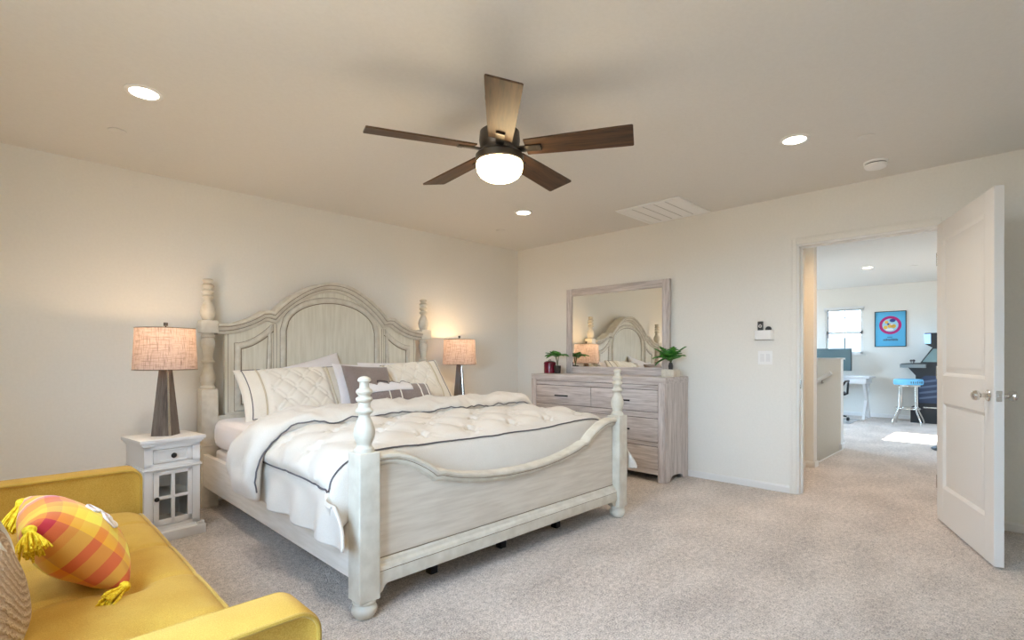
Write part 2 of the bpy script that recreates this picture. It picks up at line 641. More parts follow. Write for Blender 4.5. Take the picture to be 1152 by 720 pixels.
# door casing (room side) and jambs
b = BM()
cw, ct = 0.052, 0.014
for y0, y1 in ((DY1, DY1 + cw), (DY0 - cw, DY0)):
    box(b, -ct, 0, y0, y1, 0, DH + cw, 0.004)
    box(b, -ct - 0.005, -ct, y0 + (0.03 if y0 > -3.5 else 0.008), y1 - (0.008 if y0 > -3.5 else 0.03), 0, DH + cw - 0.01, 0.002)
box(b, -ct, 0, DY0, DY1, DH, DH + cw, 0.004)
box(b, -ct - 0.005, -ct, DY0, DY1, DH + 0.03, DH + 0.044, 0.002)
struct('trim_1', b, M['wall'])
b = BM()
box(b, -0.004, WT + 0.004, DY1 - 0.018, DY1 + 0.001, 0, DH, 0.002)
box(b, -0.004, WT + 0.004, DY0 - 0.001, DY0 + 0.018, 0, DH, 0.002)
box(b, -0.004, WT + 0.004, DY0, DY1, DH - 0.018, DH + 0.001, 0.002)
box(b, 0.045, 0.058, DY1 - 0.030, DY1 - 0.016, 0, DH - 0.018, 0.002)
box(b, 0.045, 0.058, DY0, DY1, DH - 0.030, DH - 0.016, 0.002)
struct('trim_2', b, M['trim'])
b = BM(); box(b, 0.018, 0.045, DY1 - 0.0205, DY1 - 0.0175, 0.86, 0.93, 0.001)
o = struct('trim_3', b, M['nickel'])

# open door leaf, hinged on the right jamb, seen on its hall side
L = 0.905
E0 = Vector((-0.882, -4.361)); Hn = Vector((-0.03, -4.052))
dv = (E0 - Hn).normalized()
leaf = bpy.data.objects.new('door_1', None)
COL.objects.link(leaf)
leaf.location = (E0.x, E0.y, 0.012)
leaf.rotation_euler = (0, 0, math.atan2(-dv.y, -dv.x))      # local +x runs from latch edge to hinge, +y = face to camera
leaf['kind'] = 'structure'; leaf['label'] = 'white two panel interior door standing open into the bedroom'; leaf['category'] = 'door'
T = 0.042; HH = 2.012
b = BM()
core = 0.012
box(b, 0.05, L - 0.05, -T + core, -core, 0.1, HH - 0.05)
zs = [(0, 0.235), (0.80, 0.985), (1.895, HH)]
for x0, x1 in ((0, 0.118), (L - 0.118, L)):
    box(b, x0, x1, -T, 0, 0, HH, 0.002, 1)
for z0, z1 in zs:
    box(b, 0.118, L - 0.118, -T, 0, z0, z1, 0.002, 1)
for z0, z1 in ((0.235, 0.80), (0.985, 1.895)):
    for yo, ys in ((-core, 1), (-T + core, -1)):
        # cove moulding ring and raised field
        rim = [(0.118, z0), (L - 0.118, z0), (L - 0.118, z1), (0.118, z1)]
        def inset(k):
            return [(0.118 + k, z0 + k), (L - 0.118 - k, z0 + k), (L - 0.118 - k, z1 - k), (0.118 + k, z1 - k)]
        prof = [(0.0, 0.0), (0.012, -0.006), (0.018, -0.0115), (0.034, -0.0115), (0.052, -0.005), (0.06, -0.0045)]
        rings = []
        for k, d in prof:
            yy = (0 if ys > 0 else -T) + ys * d
            rings.append([b.verts.new((p[0], yy, p[1])) for p in inset(k)])
        for A, B in zip(rings, rings[1:]):
            for k in range(4):
                b.faces.new((A[k], A[(k + 1) % 4], B[(k + 1) % 4], B[k]))
        b.faces.new(rings[-1])
obj('leaf', b, M['door'], leaf, smooth=20, fix=True)
for s in (1, -1):
    b = BM()
    y0 = 0 if s > 0 else -T
    lathe(b, [(0.030, 0), (0.032, 0.004 * s), (0.028, 0.010 * s), (0.014, 0.014 * s), (0.011, 0.03 * s), (0.013, 0.036 * s),
              (0.024, 0.044 * s), (0.0285, 0.056 * s), (0.025, 0.068 * s), (0.012, 0.075 * s), (0.001, 0.076 * s)], 0.062, 0.90, 24, 0, 'y', y0)
    obj('door_knob', b, M['chrome'], leaf)
b = BM(); box(b, -0.0015, 0.001, -T / 2 - 0.0125, -T / 2 + 0.0125, 0.872, 0.928, 0.0008, 1); box(b, -0.008, 0, -T / 2 - 0.006, -T / 2 + 0.006, 0.892, 0.908, 0.002)
obj('latch_plate', b, M['nickel'], leaf)
for z in (0.25, 1.0, 1.78):
    b = BM(); lathe(b, [(0.006, z - 0.045), (0.006, z + 0.045)], L + 0.004, -T - 0.004 + 0.044, 12)
    obj('hinge', b, M['nickel'], leaf)

# ------------------------------------------------------------------ hall and loft beyond the door
b = BM()
box(b, WT, 1.24, -2.90, -2.78, 0, H)
box(b, 1.22, 1.34, -2.98, -2.78, 0, H, 0.012)
box(b, 1.24, 1.34, -2.78, LOFT_Y1, -1.4, H)
struct('wall_hall', b, M['wall'], smooth=30)
b = BM(); prism(b, [(-2.90, 0), (-2.914, 0), (-2.914, 0.046), (-2.906, 0.058), (-2.90, 0.058)], 'yz', WT, 1.206)
box(b, 1.206, 1.22, -2.992, -2.90, 0, 0.058, 0.004); box(b, 1.206, 1.34, -2.994, -2.98, 0, 0.058, 0.004)
struct('baseboard_hall', b, M['trim'])
b = BM(); wall_with_holes(b, 'x', LOFT_X, LOFT_X + WT, LOFT_Y0, LOFT_Y1, [FARW]); struct('wall_far', b, M['wall'], smooth=0)
b = BM(); wall_with_holes(b, 'y', LOFT_Y0 - WT, LOFT_Y0, WT, LOFT_X + WT, [LOFT_SUN]); struct('wall_loft_right', b, M['wall'], smooth=0)
b = BM(); wall_with_holes(b, 'y', LOFT_Y1, LOFT_Y1 + WT, 1.24, LOFT_X + WT, [LOFT_FILL]); box(b, 1.24, LOFT_X + WT, LOFT_Y1, LOFT_Y1 + WT, -1.3, 0); struct('wall_loft_left', b, M['wall'], smooth=0)
baseboard('baseboard_far', 'x', LOFT_X, LOFT_Y0, LOFT_Y1, -1, 0.07)
window('window_3', 'x', LOFT_X + 0.06, *FARW, -1)
window('fill_window', 'y', LOFT_Y1 + 0.06, *LOFT_FILL, -1)  # added window out of view, fills the loft with light
window('window_4', 'y', LOFT_Y0 - 0.06, *LOFT_SUN, 1)
# window trim and raised blind of the far window
b = BM(); box(b, LOFT_X - 0.02, LOFT_X, FARW[0] - 0.05, FARW[1] + 0.05, FARW[2] - 0.03, FARW[2], 0.003)
struct('trim_4', b, M['trim'])
t = thing('window_blind', 'white blind pulled up to the top of the far window', 'blind', (LOFT_X - 0.03, -2.05, 1.99))
b = BM(); box(b, -0.025, 0.025, -0.33, 0.33, 0.04, 0.08, 0.004); obj('headrail', b, M['white'], t)
b = BM()
for k in range(5):
    box(b, -0.024, 0.024, -0.325, 0.325, 0.002 + k * 0.0075, 0.006 + k * 0.0075)
obj('slat_stack', b, M['white'], t)
b = BM(); tube(b, [(-0.02, 0.255, 0.04), (-0.022, 0.255, -0.25), (-0.022, 0.257, -0.52)], 0.006, 6); obj('tilt_wand', b, M['darkpot'], t)

# stairwell: half wall, stair edge, steps, handrail
b = BM(); box(b, 1.24, 2.72, -3.0, LOFT_Y1 + WT, -1.5, -1.4); box(b, 1.24, 2.72, -3.0, -2.935, -1.4, -0.1); struct('wall_stairwell', b, M['wall'], smooth=0)
b = BM(); box(b, 2.60, 2.72, -2.92, LOFT_Y1, -1.3, 1.085, 0.004)
struct('wall_half', b, M['wall'])
b = BM(); box(b, 2.585, 2.735, -2.94, LOFT_Y1, 1.085, 1.105, 0.004); struct('trim_5', b, M['trim'])
b = BM(); box(b, 2.586, 2.60, -2.93, -2.90, 0, 0.065, 0.003); box(b, 2.586, 2.734, -2.934, -2.92, 0, 0.065, 0.003); struct('baseboard_half', b, M['trim'])
b = BM(); box(b, 1.34, 2.60, -2.945, -2.93, -0.25, 0.004, 0.003)
struct('trim_6', b, M['trim'])
b = BM()
for k in range(5):
    box(b, 1.34, 2.60, -2.93 + 0.26 * k, -2.93 + 0.26 * (k + 1), -0.18 * (k + 1) - 0.14, -0.18 * (k + 1), 0.008)
struct('stair_flight', b, M['carpet'])
t = thing('handrail', 'white wooden handrail sloping down the stairwell along the half wall', 'handrail', (2.54, -2.83, 0.925))
b = BM()
d = Vector((0, 0.82, -0.57)).normalized()
for w0, w1 in (((-0.022, -0.02), (0.022, 0.02)),):
    pts = [Vector((0, 0, 0)), d * 1.6]
    tube(b, pts, 0.026, 10)
obj('rail', b, M['trim'], t)
for k in (0.12, 1.2):
    b = BM(); p = d * k
    tube(b, [p + Vector((0.0, 0, -0.02)), p + Vector((0.02, 0, -0.06)), p + Vector((0.061, 0, -0.06))], 0.008, 8); obj('bracket', b, M['nickel'], t)

# outside: ground, hills and a house seen through the far window
b = BM(); box(b, 7.5, 160, -90, 90, -3.2, -3.0)
struct('ground', b, simple('dry_ground', (0.08, 0.075, 0.06), 0.9))
b = BM()
rows = []
for i in range(41):
    y = -60 + 120 * i / 40
    hgt = 2.3 + 3.2 * noise.noise(Vector((y * 0.06, 3.1, 0))) + 1.4 * noise.noise(Vector((y * 0.2, 7.1, 0)))
    rows.append([(70, y, -3), (80, y, -1.0 + hgt * 0.6), (95, y, 1.8 + hgt), (120, y, -3)])
grid(b, rows)
struct('hill', b, noisy('hill_scrub', (0.012, 0.018, 0.016), (0.025, 0.032, 0.028), nscale=0.5, rough=0.9))
t = thing('house', 'pale low house with grey roof seen through the far window', 'house', (38, 7.5, -3.0))
b = BM(); box(b, -4, 4, -5, 5, 0, 2.5); obj('house_wall', b, simple('pale_stucco', (0.06, 0.056, 0.05), 0.9), t)
b = BM(); prism(b, [(-4.5, 2.5), (4.5, 2.5), (0, 4.4)], 'xz', -5.4, 5.4); obj('roof', b, simple('grey_tiles', (0.03, 0.028, 0.03), 0.9), t)


# ------------------------------------------------------------------ bed
BX, PXL, PXR, HY, FY = -2.4975, -3.475, -1.52, -0.13, -2.45
bed = thing('four_poster_bed', 'antique cream king bed with arched headboard and four turned posts', 'bed', (BX, -1.29, 0))


def W(o_bm):        # shift world-built mesh to the bed's local frame
    for v in o_bm.verts:
        v.co.x -= BX; v.co.y += 1.29
    return o_bm


HW = (PXR - PXL) / 2


def head_profile(d):
    """height of the headboard's crest at distance d from its centre"""
    if d >= 0.60:
        t = (d - 0.60) / 0.33
        return 1.372 + 0.116 * (max(0.0, 1 - t)) ** 2.1
    if d >= 0.535:
        return 1.490
    if d >= 0.52:
        return 1.484
    t = d / 0.52
    return 1.484 + 0.286 * (0.5 + 0.5 * math.cos(PI * t)) ** 0.43


ds = [0.925, 0.88, 0.84, 0.80, 0.76, 0.72, 0.68, 0.645, 0.615, 0.602, 0.545, 0.522, 0.512, 0.50, 0.48, 0.455, 0.41, 0.36, 0.31, 0.26, 0.21, 0.16, 0.11, 0.06, 0.0]
left = [(-d, head_profile(d)) for d in ds]
path = left + [(-x, z) for x, z in reversed(left[:-1])]
path = [(BX + x, z) for x, z in path]
low = [(x, z - 0.078) for x, z in path]

# crest moulding: stepped sweep with dark glaze in the quirks
b = BM()
prof = [(0.0, -0.07), (0.0, -0.205), (-0.010, -0.212), (-0.022, -0.210), (-0.026, -0.200), (-0.030, -0.200), (-0.034, -0.197),
        (-0.050, -0.190), (-0.056, -0.178), (-0.060, -0.178), (-0.064, -0.176), (-0.080, -0.170), (-0.084, -0.160), (-0.084, -0.07)]
mats = [0, 0, 0, 0, 1, 0, 0, 0, 1, 0, 0, 0, 0, 0]
sweep_xz(b, path, prof, mats)
obj('crest_moulding', W(b), [M['cream'], M['glaze']], bed, smooth=30)

# backing board following the crest, inset from the posts
xi = 0.868
idx = [i for i, p in enumerate(path) if abs(p[0] - BX) <= 0.89]
hi = [(max(BX - xi, min(BX + xi, path[i][0])), path[i][1] - 0.05) for i in idx]
lo = [(x, 0.60) for x, z in hi]
b = BM(); band(b, lo, hi, -0.10, -0.150)
hb = obj('headboard', W(b), M['cream_v'], bed, smooth=25)


def arch_panel(x0, x1, z0, top, n=24):
    """outline of a panel: bottom corners then the curved top from right to left"""
    pts = [(x0, z0), (x1, z0)]
    for i in range(n + 1):
        x = x1 + (x0 - x1) * i / n
        pts.append((x, top(x)))
    return pts


def panel(name, outline, parent):
    # bead moulding around the panel opening plus a dark glaze line outside and inside
    cx = sum(p[0] for p in outline) / len(outline); cz = (min(p[1] for p in outline) + max(p[1] for p in outline)) / 2
    n = len(outline)
    def off(k):
        res = []
        for i in range(n):
            p0 = Vector(outline[i - 1]); p1 = Vector(outline[i]); p2 = Vector(outline[(i + 1) % n])
            e1 = (p1 - p0); e2 = (p2 - p1)
            if e1.length < 1e-6: e1 = e2
            if e2.length < 1e-6: e2 = e1
            n1 = Vector((-e1.y, e1.x)).normalized(); n2 = Vector((-e2.y, e2.x)).normalized()
            m = n1 + n2
            m = m / max(0.5, m.length_squared / 2)
            res.append((p1.x + m.x * k, p1.y + m.y * k))
        return res
    b = BM()
    prof = [(-0.003, -0.150), (0.0, -0.1525), (0.003, -0.160), (0.012, -0.166), (0.026, -0.168), (0.036, -0.164), (0.042, -0.158), (0.045, -0.1525), (0.049, -0.1515), (0.052, -0.1515)]
    mats = [1, 0, 0, 0, 0, 0, 0, 1, 1]
    rings = []
    for k, y in prof:
        rings.append([b.verts.new((p[0], y, p[1])) for p in off(k)])
    for r, (A, B) in enumerate(zip(rings, rings[1:])):
        for k in range(n):
            f = b.faces.new((A[k], A[(k + 1) % n], B[(k + 1) % n], B[k])); f.material_index = mats[r]
    return obj(name, W(b), [M['cream'], M['glaze']], parent, smooth=40)


def ctop(x):
    d = abs(x - BX) / 0.455
    return 1.340 + 0.297 * math.sqrt(max(0.0, 1 - d ** 2.0))


panel('centre_panel_moulding', arch_panel(BX - 0.455, BX + 0.455, 0.70, ctop, 36), bed)
for s in (-1, 1):
    def stop(x, s=s):
        d = abs(x - BX)
        return 1.226 + 0.155 * max(0.0, (0.80 - d) / 0.275) ** 1.9
    xa, xb = sorted((BX + s * 0.525, BX + s * 0.80))
    panel('side_panel_moulding', arch_panel(xa, xb, 0.70, stop, 14), bed)
b = BM()
box(b, BX - 0.925, BX + 0.925, -0.165, -0.10, 0.575, 0.675, 0.004)
box(b, BX - xi, BX + xi, -0.156, -0.11, 0.675, 0.692, 0.003)
obj('headboard_rail', W(b), M['cream'], bed)
# stile lines beside the centre arch
b = BM()
for s in (-1, 1):
    for d in (0.485, 0.508):
        box(b, BX + s * d - 0.002, BX + s * d + 0.002, -0.1512, -0.149, 0.70, 1.385)
    box(b, BX + s * 0.845 - 0.0015, BX + s * 0.845 + 0.0015, -0.1512, -0.149, 0.69, 1.31)
obj_islands('glaze_line', W(b), M['glaze'], bed, 0)

# head posts
for px in (PXL, PXR):
    b = BM()
    box(b, px - 0.056, px + 0.056, HY - 0.056, HY + 0.056, 0.0, 0.878, 0.006)
    box(b, px - 0.061, px + 0.061, HY - 0.061, HY + 0.061, 0.452, 0.47, 0.005)
    lathe(b, [(0.048, 0.876), (0.052, 0.884), (0.052, 0.894), (0.046, 0.899), (0.042, 0.902), (0.040, 0.908), (0.048, 0.925), (0.052, 0.95), (0.051, 0.972), (0.044, 1.0), (0.034, 1.035), (0.031, 1.06),
              (0.034, 1.072), (0.044, 1.078), (0.045, 1.088), (0.036, 1.094), (0.031, 1.11), (0.031, 1.135), (0.037, 1.165), (0.045, 1.195), (0.0475, 1.218),
              (0.046, 1.24), (0.036, 1.256), (0.034, 1.262), (0.044, 1.268), (0.047, 1.276), (0.044, 1.284), (0.040, 1.298)], px, HY, 24)
    box(b, px - 0.06, px + 0.06, HY - 0.062, HY + 0.056, 1.296, 1.392, 0.012)
    pr = [(0.034, 1.39), (0.040, 1.402), (0.049, 1.43), (0.053, 1.457), (0.049, 1.485), (0.038, 1.51), (0.028, 1.53), (0.025, 1.545)]
    for zc in (1.567, 1.608, 1.650):
        pr += [(0.028, zc - 0.017), (0.040, zc - 0.006), (0.043, zc + 0.003), (0.036, zc + 0.012), (0.026, zc + 0.019)]
    pr += [(0.026, 1.674), (0.036, 1.686), (0.038, 1.694), (0.032, 1.703), (0.018, 1.708), (0.001, 1.709)]
    lathe(b, pr, px, HY, 24)
    obj('head_post', W(b), M['cream'], bed)

# foot posts
for px in (PXL, PXR):
    b = BM()
    lathe(b, [(0.036, 0.0), (0.042, 0.006), (0.052, 0.022), (0.055, 0.034), (0.052, 0.048), (0.043, 0.058), (0.042, 0.062), (0.050, 0.066), (0.052, 0.073), (0.050, 0.08)], px, FY, 24)
    box(b, px - 0.050, px + 0.050, FY - 0.050, FY + 0.050, 0.078, 0.712, 0.007, 3)
    lathe(b, [(0.040, 0.711), (0.043, 0.718), (0.041, 0.728), (0.034, 0.734), (0.031, 0.742), (0.036, 0.756), (0.043, 0.775), (0.0455, 0.794), (0.0435, 0.812),
              (0.035, 0.838), (0.027, 0.856), (0.0235, 0.868), (0.025, 0.874), (0.035, 0.880), (0.038, 0.888), (0.035, 0.896), (0.028, 0.902), (0.025, 0.914), (0.026, 0.925),
              (0.034, 0.931), (0.036, 0.939), (0.033, 0.946), (0.026, 0.950), (0.025, 0.956), (0.033, 0.963), (0.0355, 0.971), (0.032, 0.979), (0.022, 0.987), (0.0195, 1.0),
              (0.021, 1.012), (0.028, 1.016), (0.0285, 1.022), (0.024, 1.030), (0.012, 1.036), (0.001, 1.038)], px, FY, 24)
    obj('foot_post', W(b), M['cream'], bed)

# footboard
def foot_profile(d):
    if d >= 0.59:
        t = (d - 0.59) / 0.335       # arch by the post
        return 0.575 + 0.125 * math.sin(min(1.0, t * 1.12 + 0.0) * PI / 2) ** 0.9 - 0.012 * max(0.0, t - 0.6)
    if d >= 0.555:
        return 0.575
    return 0.500 + 0.070 * (d / 0.555) ** 2.2


ds = [0.925, 0.87, 0.82, 0.77, 0.73, 0.69, 0.66, 0.635, 0.61, 0.592, 0.56, 0.50, 0.44, 0.37, 0.30, 0.22, 0.14, 0.07, 0.0]
left = [(BX - d, foot_profile(d)) for d in ds]
fpath = left + [(2 * BX - x, z) for x, z in reversed(left[:-1])]
b = BM()
prof = [(0.0, FY + 0.035), (0.0, FY - 0.020), (-0.006, FY - 0.032), (-0.016, FY - 0.034), (-0.024, FY - 0.028), (-0.028, FY - 0.022), (-0.031, FY - 0.022),
        (-0.044, FY - 0.017), (-0.050, FY - 0.007), (-0.055, FY - 0.001), (-0.055, FY + 0.035)]
sweep_xz(b, fpath, prof, [0, 0, 0, 0, 0, 1, 0, 0, 0, 0, 0])
obj('footboard_moulding', W(b), [M['cream'], M['glaze']], bed, smooth=30)
b = BM(); band(b, [(x, 0.16) for x, z in fpath], [(x, z - 0.03) for x, z in fpath], FY + 0.028, FY + 0.006)
obj('footboard', W(b), M['cream_h'], bed, smooth=25)
b = BM()
box(b, BX - 0.93, BX + 0.93, FY - 0.030, FY + 0.022, 0.125, 0.185, 0.003)
prism(b, [(FY - 0.030, 0.185), (FY - 0.024, 0.200), (FY - 0.012, 0.208), (FY - 0.008, 0.220), (FY + 0.006, 0.228), (FY + 0.022, 0.185)], 'yz', BX - 0.93, BX + 0.93)
for s in (-1, 1):
    prism(b, [(BX + s * 0.928, 0.085), (BX + s * 0.92, 0.085), (BX + s * 0.905, 0.088), (BX + s * 0.888, 0.112), (BX + s * 0.868, 0.126), (BX + s * 0.928, 0.13)], 'xz', FY - 0.02, FY + 0.01)
obj('footboard_rail', W(b), M['cream'], bed, smooth=25)
b = BM(); box(b, BX - 0.925, BX + 0.925, FY - 0.0312, FY - 0.029, 0.183, 0.1855); box(b, BX - 0.925, BX + 0.925, FY + 0.003, FY + 0.0065, 0.2275, 0.231)
obj_islands('glaze_line', W(b), M['glaze'], bed, 0)
# side rails
M['cream_y'] = brushed('antique_cream_side', (9, 0.8, 9), (0.74, 0.70, 0.63), (0.84, 0.80, 0.74))
for s in (-1, 1):
    xo = BX + s * (HW + 0.045); xin = BX + s * (HW + 0.010)
    b = BM(); box(b, min(xo, xin), max(xo, xin), FY + 0.05, HY - 0.05, 0.165, 0.40, 0.004); obj('side_rail', W(b), M['cream_y'], bed)
# slats support and black centre legs
b = BM(); box(b, BX - HW + 0.02, BX + HW - 0.02, FY + 0.06, HY - 0.06, 0.225, 0.245)
obj('slat_deck', W(b), M['cream'], bed)
for x in (-3.0, -2.5, -2.0):
    for y in (-2.29, -1.3, -0.5):
        b = BM(); box(b, x - 0.022, x + 0.022, y - 0.022, y + 0.022, 0, 0.225, 0.003); obj('support_leg', W(b), M['black'], bed)

# ------------------------------------------------------------------ mattress
mt = thing('mattress', 'thick mattress in a white fitted sheet on the cream bed', 'mattress', (BX, -1.29, 0.245))
b = BM(); box(b, -0.95, 0.95, -1.04, 1.08, 0.0, 0.19, 0.03, 3); obj('box_spring', b, M['sheet'], mt)
b = BM()
box(b, -0.965, 0.965, -1.01, 1.09, 0.19, 0.418, 0.085, 5)
bmesh.ops.subdivide_edges(b, edges=list(b.edges), cuts=3, use_grid_fill=True)
for v in b.verts:
    n = noise.noise(Vector((v.co.x * 5, v.co.y * 9, v.co.z * 2)))
    if v.co.z < 0.40:
        n2 = noise.noise(Vector((v.co.x * 3, v.co.y * 16, v.co.z * 1.5)))
        v.co.x += math.copysign(1, v.co.x) * 0.010 * n2 * (abs(v.co.x) > 0.9)
    v.co.z += 0.006 * n
obj('fitted_sheet', b, M['sheet'], mt, smooth=60)

# ------------------------------------------------------------------ comforter
cf = thing('comforter', 'ivory pintucked comforter folded back and hanging over the bed side', 'comforter', (BX, -1.29, 0.68))
OX, OY, OZ = BX, -1.29, 0.68


def cross_profile(n_side=26, n_cor=20, n_top=150):
    """(x, z) from the left hem over the top to the right hem, with arc length"""
    pts = []
    zt, xs, rz, rx, hem = 0.705, 1.085, 0.165, 0.24, 0.335
    for i in range(n_side):
        pts.append((-xs - 0.012 * (1 - i / n_side), hem + (zt - rz - hem) * i / n_side))
    for i in range(n_cor):
        a = PI / 2 * i / n_cor
        pts.append((-xs + rx * (1 - math.cos(a)), zt - rz + rz * math.sin(a)))
    x0 = -xs + rx
    for i in range(n_top):
        t = i / n_top
        x = x0 - 2 * x0 * t
        pts.append((x, zt + 0.012 * (1 - (x / x0) ** 2)))
    pts.append((-x0, zt))
    for i in range(1, n_cor + 1):
        a = PI / 2 * (1 - i / n_cor)
        pts.append((xs - rx * (1 - math.cos(a)), zt - rz + rz * math.sin(a)))
    for i in range(1, n_side + 1):
        pts.append((xs + 0.02 * i / n_side, (zt - rz) - (zt - rz - hem) * i / n_side))
    return pts


CP = cross_profile()
S = [0.0]
for a, c in zip(CP, CP[1:]):
    S.append(S[-1] + math.hypot(c[0] - a[0], c[1] - a[1]))
SM = S[-1] / 2
S = [s - SM for s in S]
# border position: where the left side drops to z = 0.55
iB = max(i for i in range(50) if CP[i][1] <= 0.56 and CP[i][0] < 0)
SB = -S[iB]
Y0, YEND, YB = -1.26, -2.395, -2.315


def tuft(p, q):
    """pintuck relief: puffs between a diamond lattice of folds with pinched crossings"""
    a, c = 0.335, 0.34
    u = p / a + q / c; v = p / a - q / c
    fu = abs(u - round(u)); fv = abs(v - round(v))
    puff = (max(0.0, math.sin(PI * fu)) * max(0.0, math.sin(PI * fv))) ** 0.5
    ridge = math.exp(-(min(fu, fv) / 0.07) ** 2)
    pin = math.exp(-((fu ** 2 + fv ** 2) / 0.016))
    star = 0.5 + 0.5 * math.cos(6 * math.atan2(v - round(v), u - round(u) + 1e-9))
    ring = math.exp(-((math.hypot(fu, fv) - 0.16) / 0.10) ** 2)
    return 0.046 * puff + 0.014 * ridge - 0.048 * pin + 0.018 * ring * star


NJ = 120
pts = []
nrm = []
for i, (x, z) in enumerate(CP):
    a = CP[max(0, i - 1)]; c = CP[min(len(CP) - 1, i + 1)]
    d = Vector((c[0] - a[0], c[1] - a[1])).normalized()
    nrm.append((-d.y, d.x))
for i, (x, z) in enumerate(CP):
    row = []
    wt = smoothstep(0.50, 0.60, z)                 # 1 on the top, 0 on the sides
    we = smoothstep(0.34, 0.61, z)
    yend = -2.53 * (1 - we) + YEND * we
    ystart = Y0 + (0.0 if wt > 0.5 else -0.10 * smoothstep(0.55, 0.35, z))
    for j in range(NJ):
        t = j / (NJ - 1)
        y = ystart + (yend - ystart) * t
        nx, nz = nrm[i]
        inner = smoothstep(SB + 0.02, SB - 0.05, abs(S[i])) * smoothstep(YB - 0.02, YB + 0.05, y)
        d = tuft(S[i], y) * inner
        d += 0.008 * noise.noise(Vector((S[i] * 5, y * 5, 1.3)))
        # puffed plain border with vertical drapery folds on the sides
        side = smoothstep(SB, SB + 0.08, abs(S[i]))
        d += side * (0.018 * math.sin(y * 21 + 1.5 * noise.noise(Vector((y * 3, S[i] * 2, 0)))) * smoothstep(0.53, 0.36, z)
                     + 0.012 * noise.noise(Vector((y * 7, S[i] * 3, 4.0))))
        bz = 0.0
        e = math.exp(-((abs(S[i]) - SB) / 0.018) ** 2) * (y > YB - 0.03)
        e = max(e, math.exp(-((y - YB) / 0.018) ** 2) * (abs(S[i]) < SB))
        d -= 0.008 * e
        # foot end rolls down inside the footboard
        dropy = smoothstep(-2.05, -2.33, y) * (0.55 + 0.45 * max(0.0, 1 - (x / 0.75) ** 2))
        drop = wt * (0.055 * dropy + 0.21 * smoothstep(-2.30, -2.40, y) ** 1.5)
        bul = 0.018 * wt * math.exp(-((y + 2.335) / 0.03) ** 2)
        # corner billow outside the post
        if wt < 0.6 and x < 0:
            d += 0.030 * smoothstep(-2.15, -2.44, y) * smoothstep(0.66, 0.42, z)
        zz = z - drop + nz * d + bul
        xx = x + nx * d
        if wt < 0.35:
            zz += 0.012 * noise.noise(Vector((y * 4, 2.0, 0))) * smoothstep(0.5, 0.35, z)
        row.append((xx, y - OY, zz - OZ))
    pts.append(row)
b = BM(); grid(b, pts)
main = obj('cover', b, M['duvet'], cf, smooth=80)
sm = main.modifiers.new('thickness', 'SOLIDIFY'); sm.thickness = 0.014; sm.offset = -1
# dark piping where the tufted field meets the plain border
jB = min(range(NJ), key=lambda j: abs(pts[len(CP) // 2][j][1] + OY - YB))
iR = len(CP) - 1 - iB
b = BM()
line = [Vector(pts[iB][j]) + Vector((-0.004, 0, 0.003)) for j in range(0, jB + 1)]
tube(b, line, 0.0042, 6)
line = [Vector(pts[i][jB]) + Vector((0, -0.003, 0.004)) for i in range(iB, iR + 1)]
tube(b, line, 0.0042, 6)
obj('piping', b, M['greypipe'], cf)

# folded back top of the comforter, with its end hanging over the left side
def fold_path():
    P = []
    for i, (x, z) in enumerate(CP):
        P.append((x, z))
    return P


FPn = len(CP)
sec = 28
rows = []
NF = 90
s_start, s_end = -SM + 0.015, SM - 0.30
import bisect
for k in range(NF):
    s = s_start + (s_end - s_start) * k / (NF - 1)
    i = min(len(S) - 2, max(0, bisect.bisect(S, s) - 1))
    f = (s - S[i]) / (S[i + 1] - S[i])
    x = CP[i][0] * (1 - f) + CP[i + 1][0] * f; z = CP[i][1] * (1 - f) + CP[i + 1][1] * f
    nx, nz = nrm[i]
    nx, nz = nx / math.hypot(nx, nz), nz / math.hypot(nx, nz)
    endk = min(1.0, k / 5.0, (NF - 1 - k) / 5.0)
    rnd = 0.25 + 0.75 * math.sqrt(max(0.0, 1 - (1 - endk) ** 2))
    side = smoothstep(0.60, 0.42, z) * (x < 0)
    mid = 0.5 + 0.5 * math.sin((x + 1.0) * 2.2)
    yc = -1.435 - 0.03 * mid * (1 - side) - 0.045 * side
    hw = (0.195 + 0.03 * noise.noise(Vector((s * 2.5, 0, 0)))) * (1 - 0.24 * side)
    hh = (0.040 + 0.016 * side + 0.010 * noise.noise(Vector((s * 5, 5, 0)))) * rnd
    ring = []
    for q in range(sec):
        a = 2 * PI * q / sec
        ca, sa = math.cos(a), math.sin(a)
        yy = yc + hw * rnd ** 0.3 * math.copysign(abs(ca) ** 0.75, ca)
        h = hh * (1 + math.copysign(abs(sa) ** 0.8, sa))
        wr = 0.020 * noise.noise(Vector((s * 9, yy * 9, sa))) + 0.012 * noise.noise(Vector((s * 22, yy * 14, 3.0))) if sa > 0 else 0
        if sa > 0:
            wr += 0.85 * tuft(s, yy * 1.3 + 0.1) * (1 - side) * sa
        h += wr + 0.004
        ring.append((x + nx * h - 0.0, yy - OY, z + nz * h - OZ))
    rows.append(ring)
b = BM()
V = [[b.verts.new(p) for p in r] for r in rows]
for A, B in zip(V, V[1:]):
    for q in range(sec):
        b.faces.new((A[q], A[(q + 1) % sec], B[(q + 1) % sec], B[q]))
b.faces.new(V[0]); b.faces.new(V[-1])
obj('folded_band', b, M['duvet'], cf, smooth=80)
b = BM()
q = sec // 2
tube(b, [Vector(rows[k][q]) + Vector((0, -0.004, 0.004)) for k in range(2, NF - 2)], 0.0042, 6)
obj('fold_piping', b, M['greypipe'], cf)


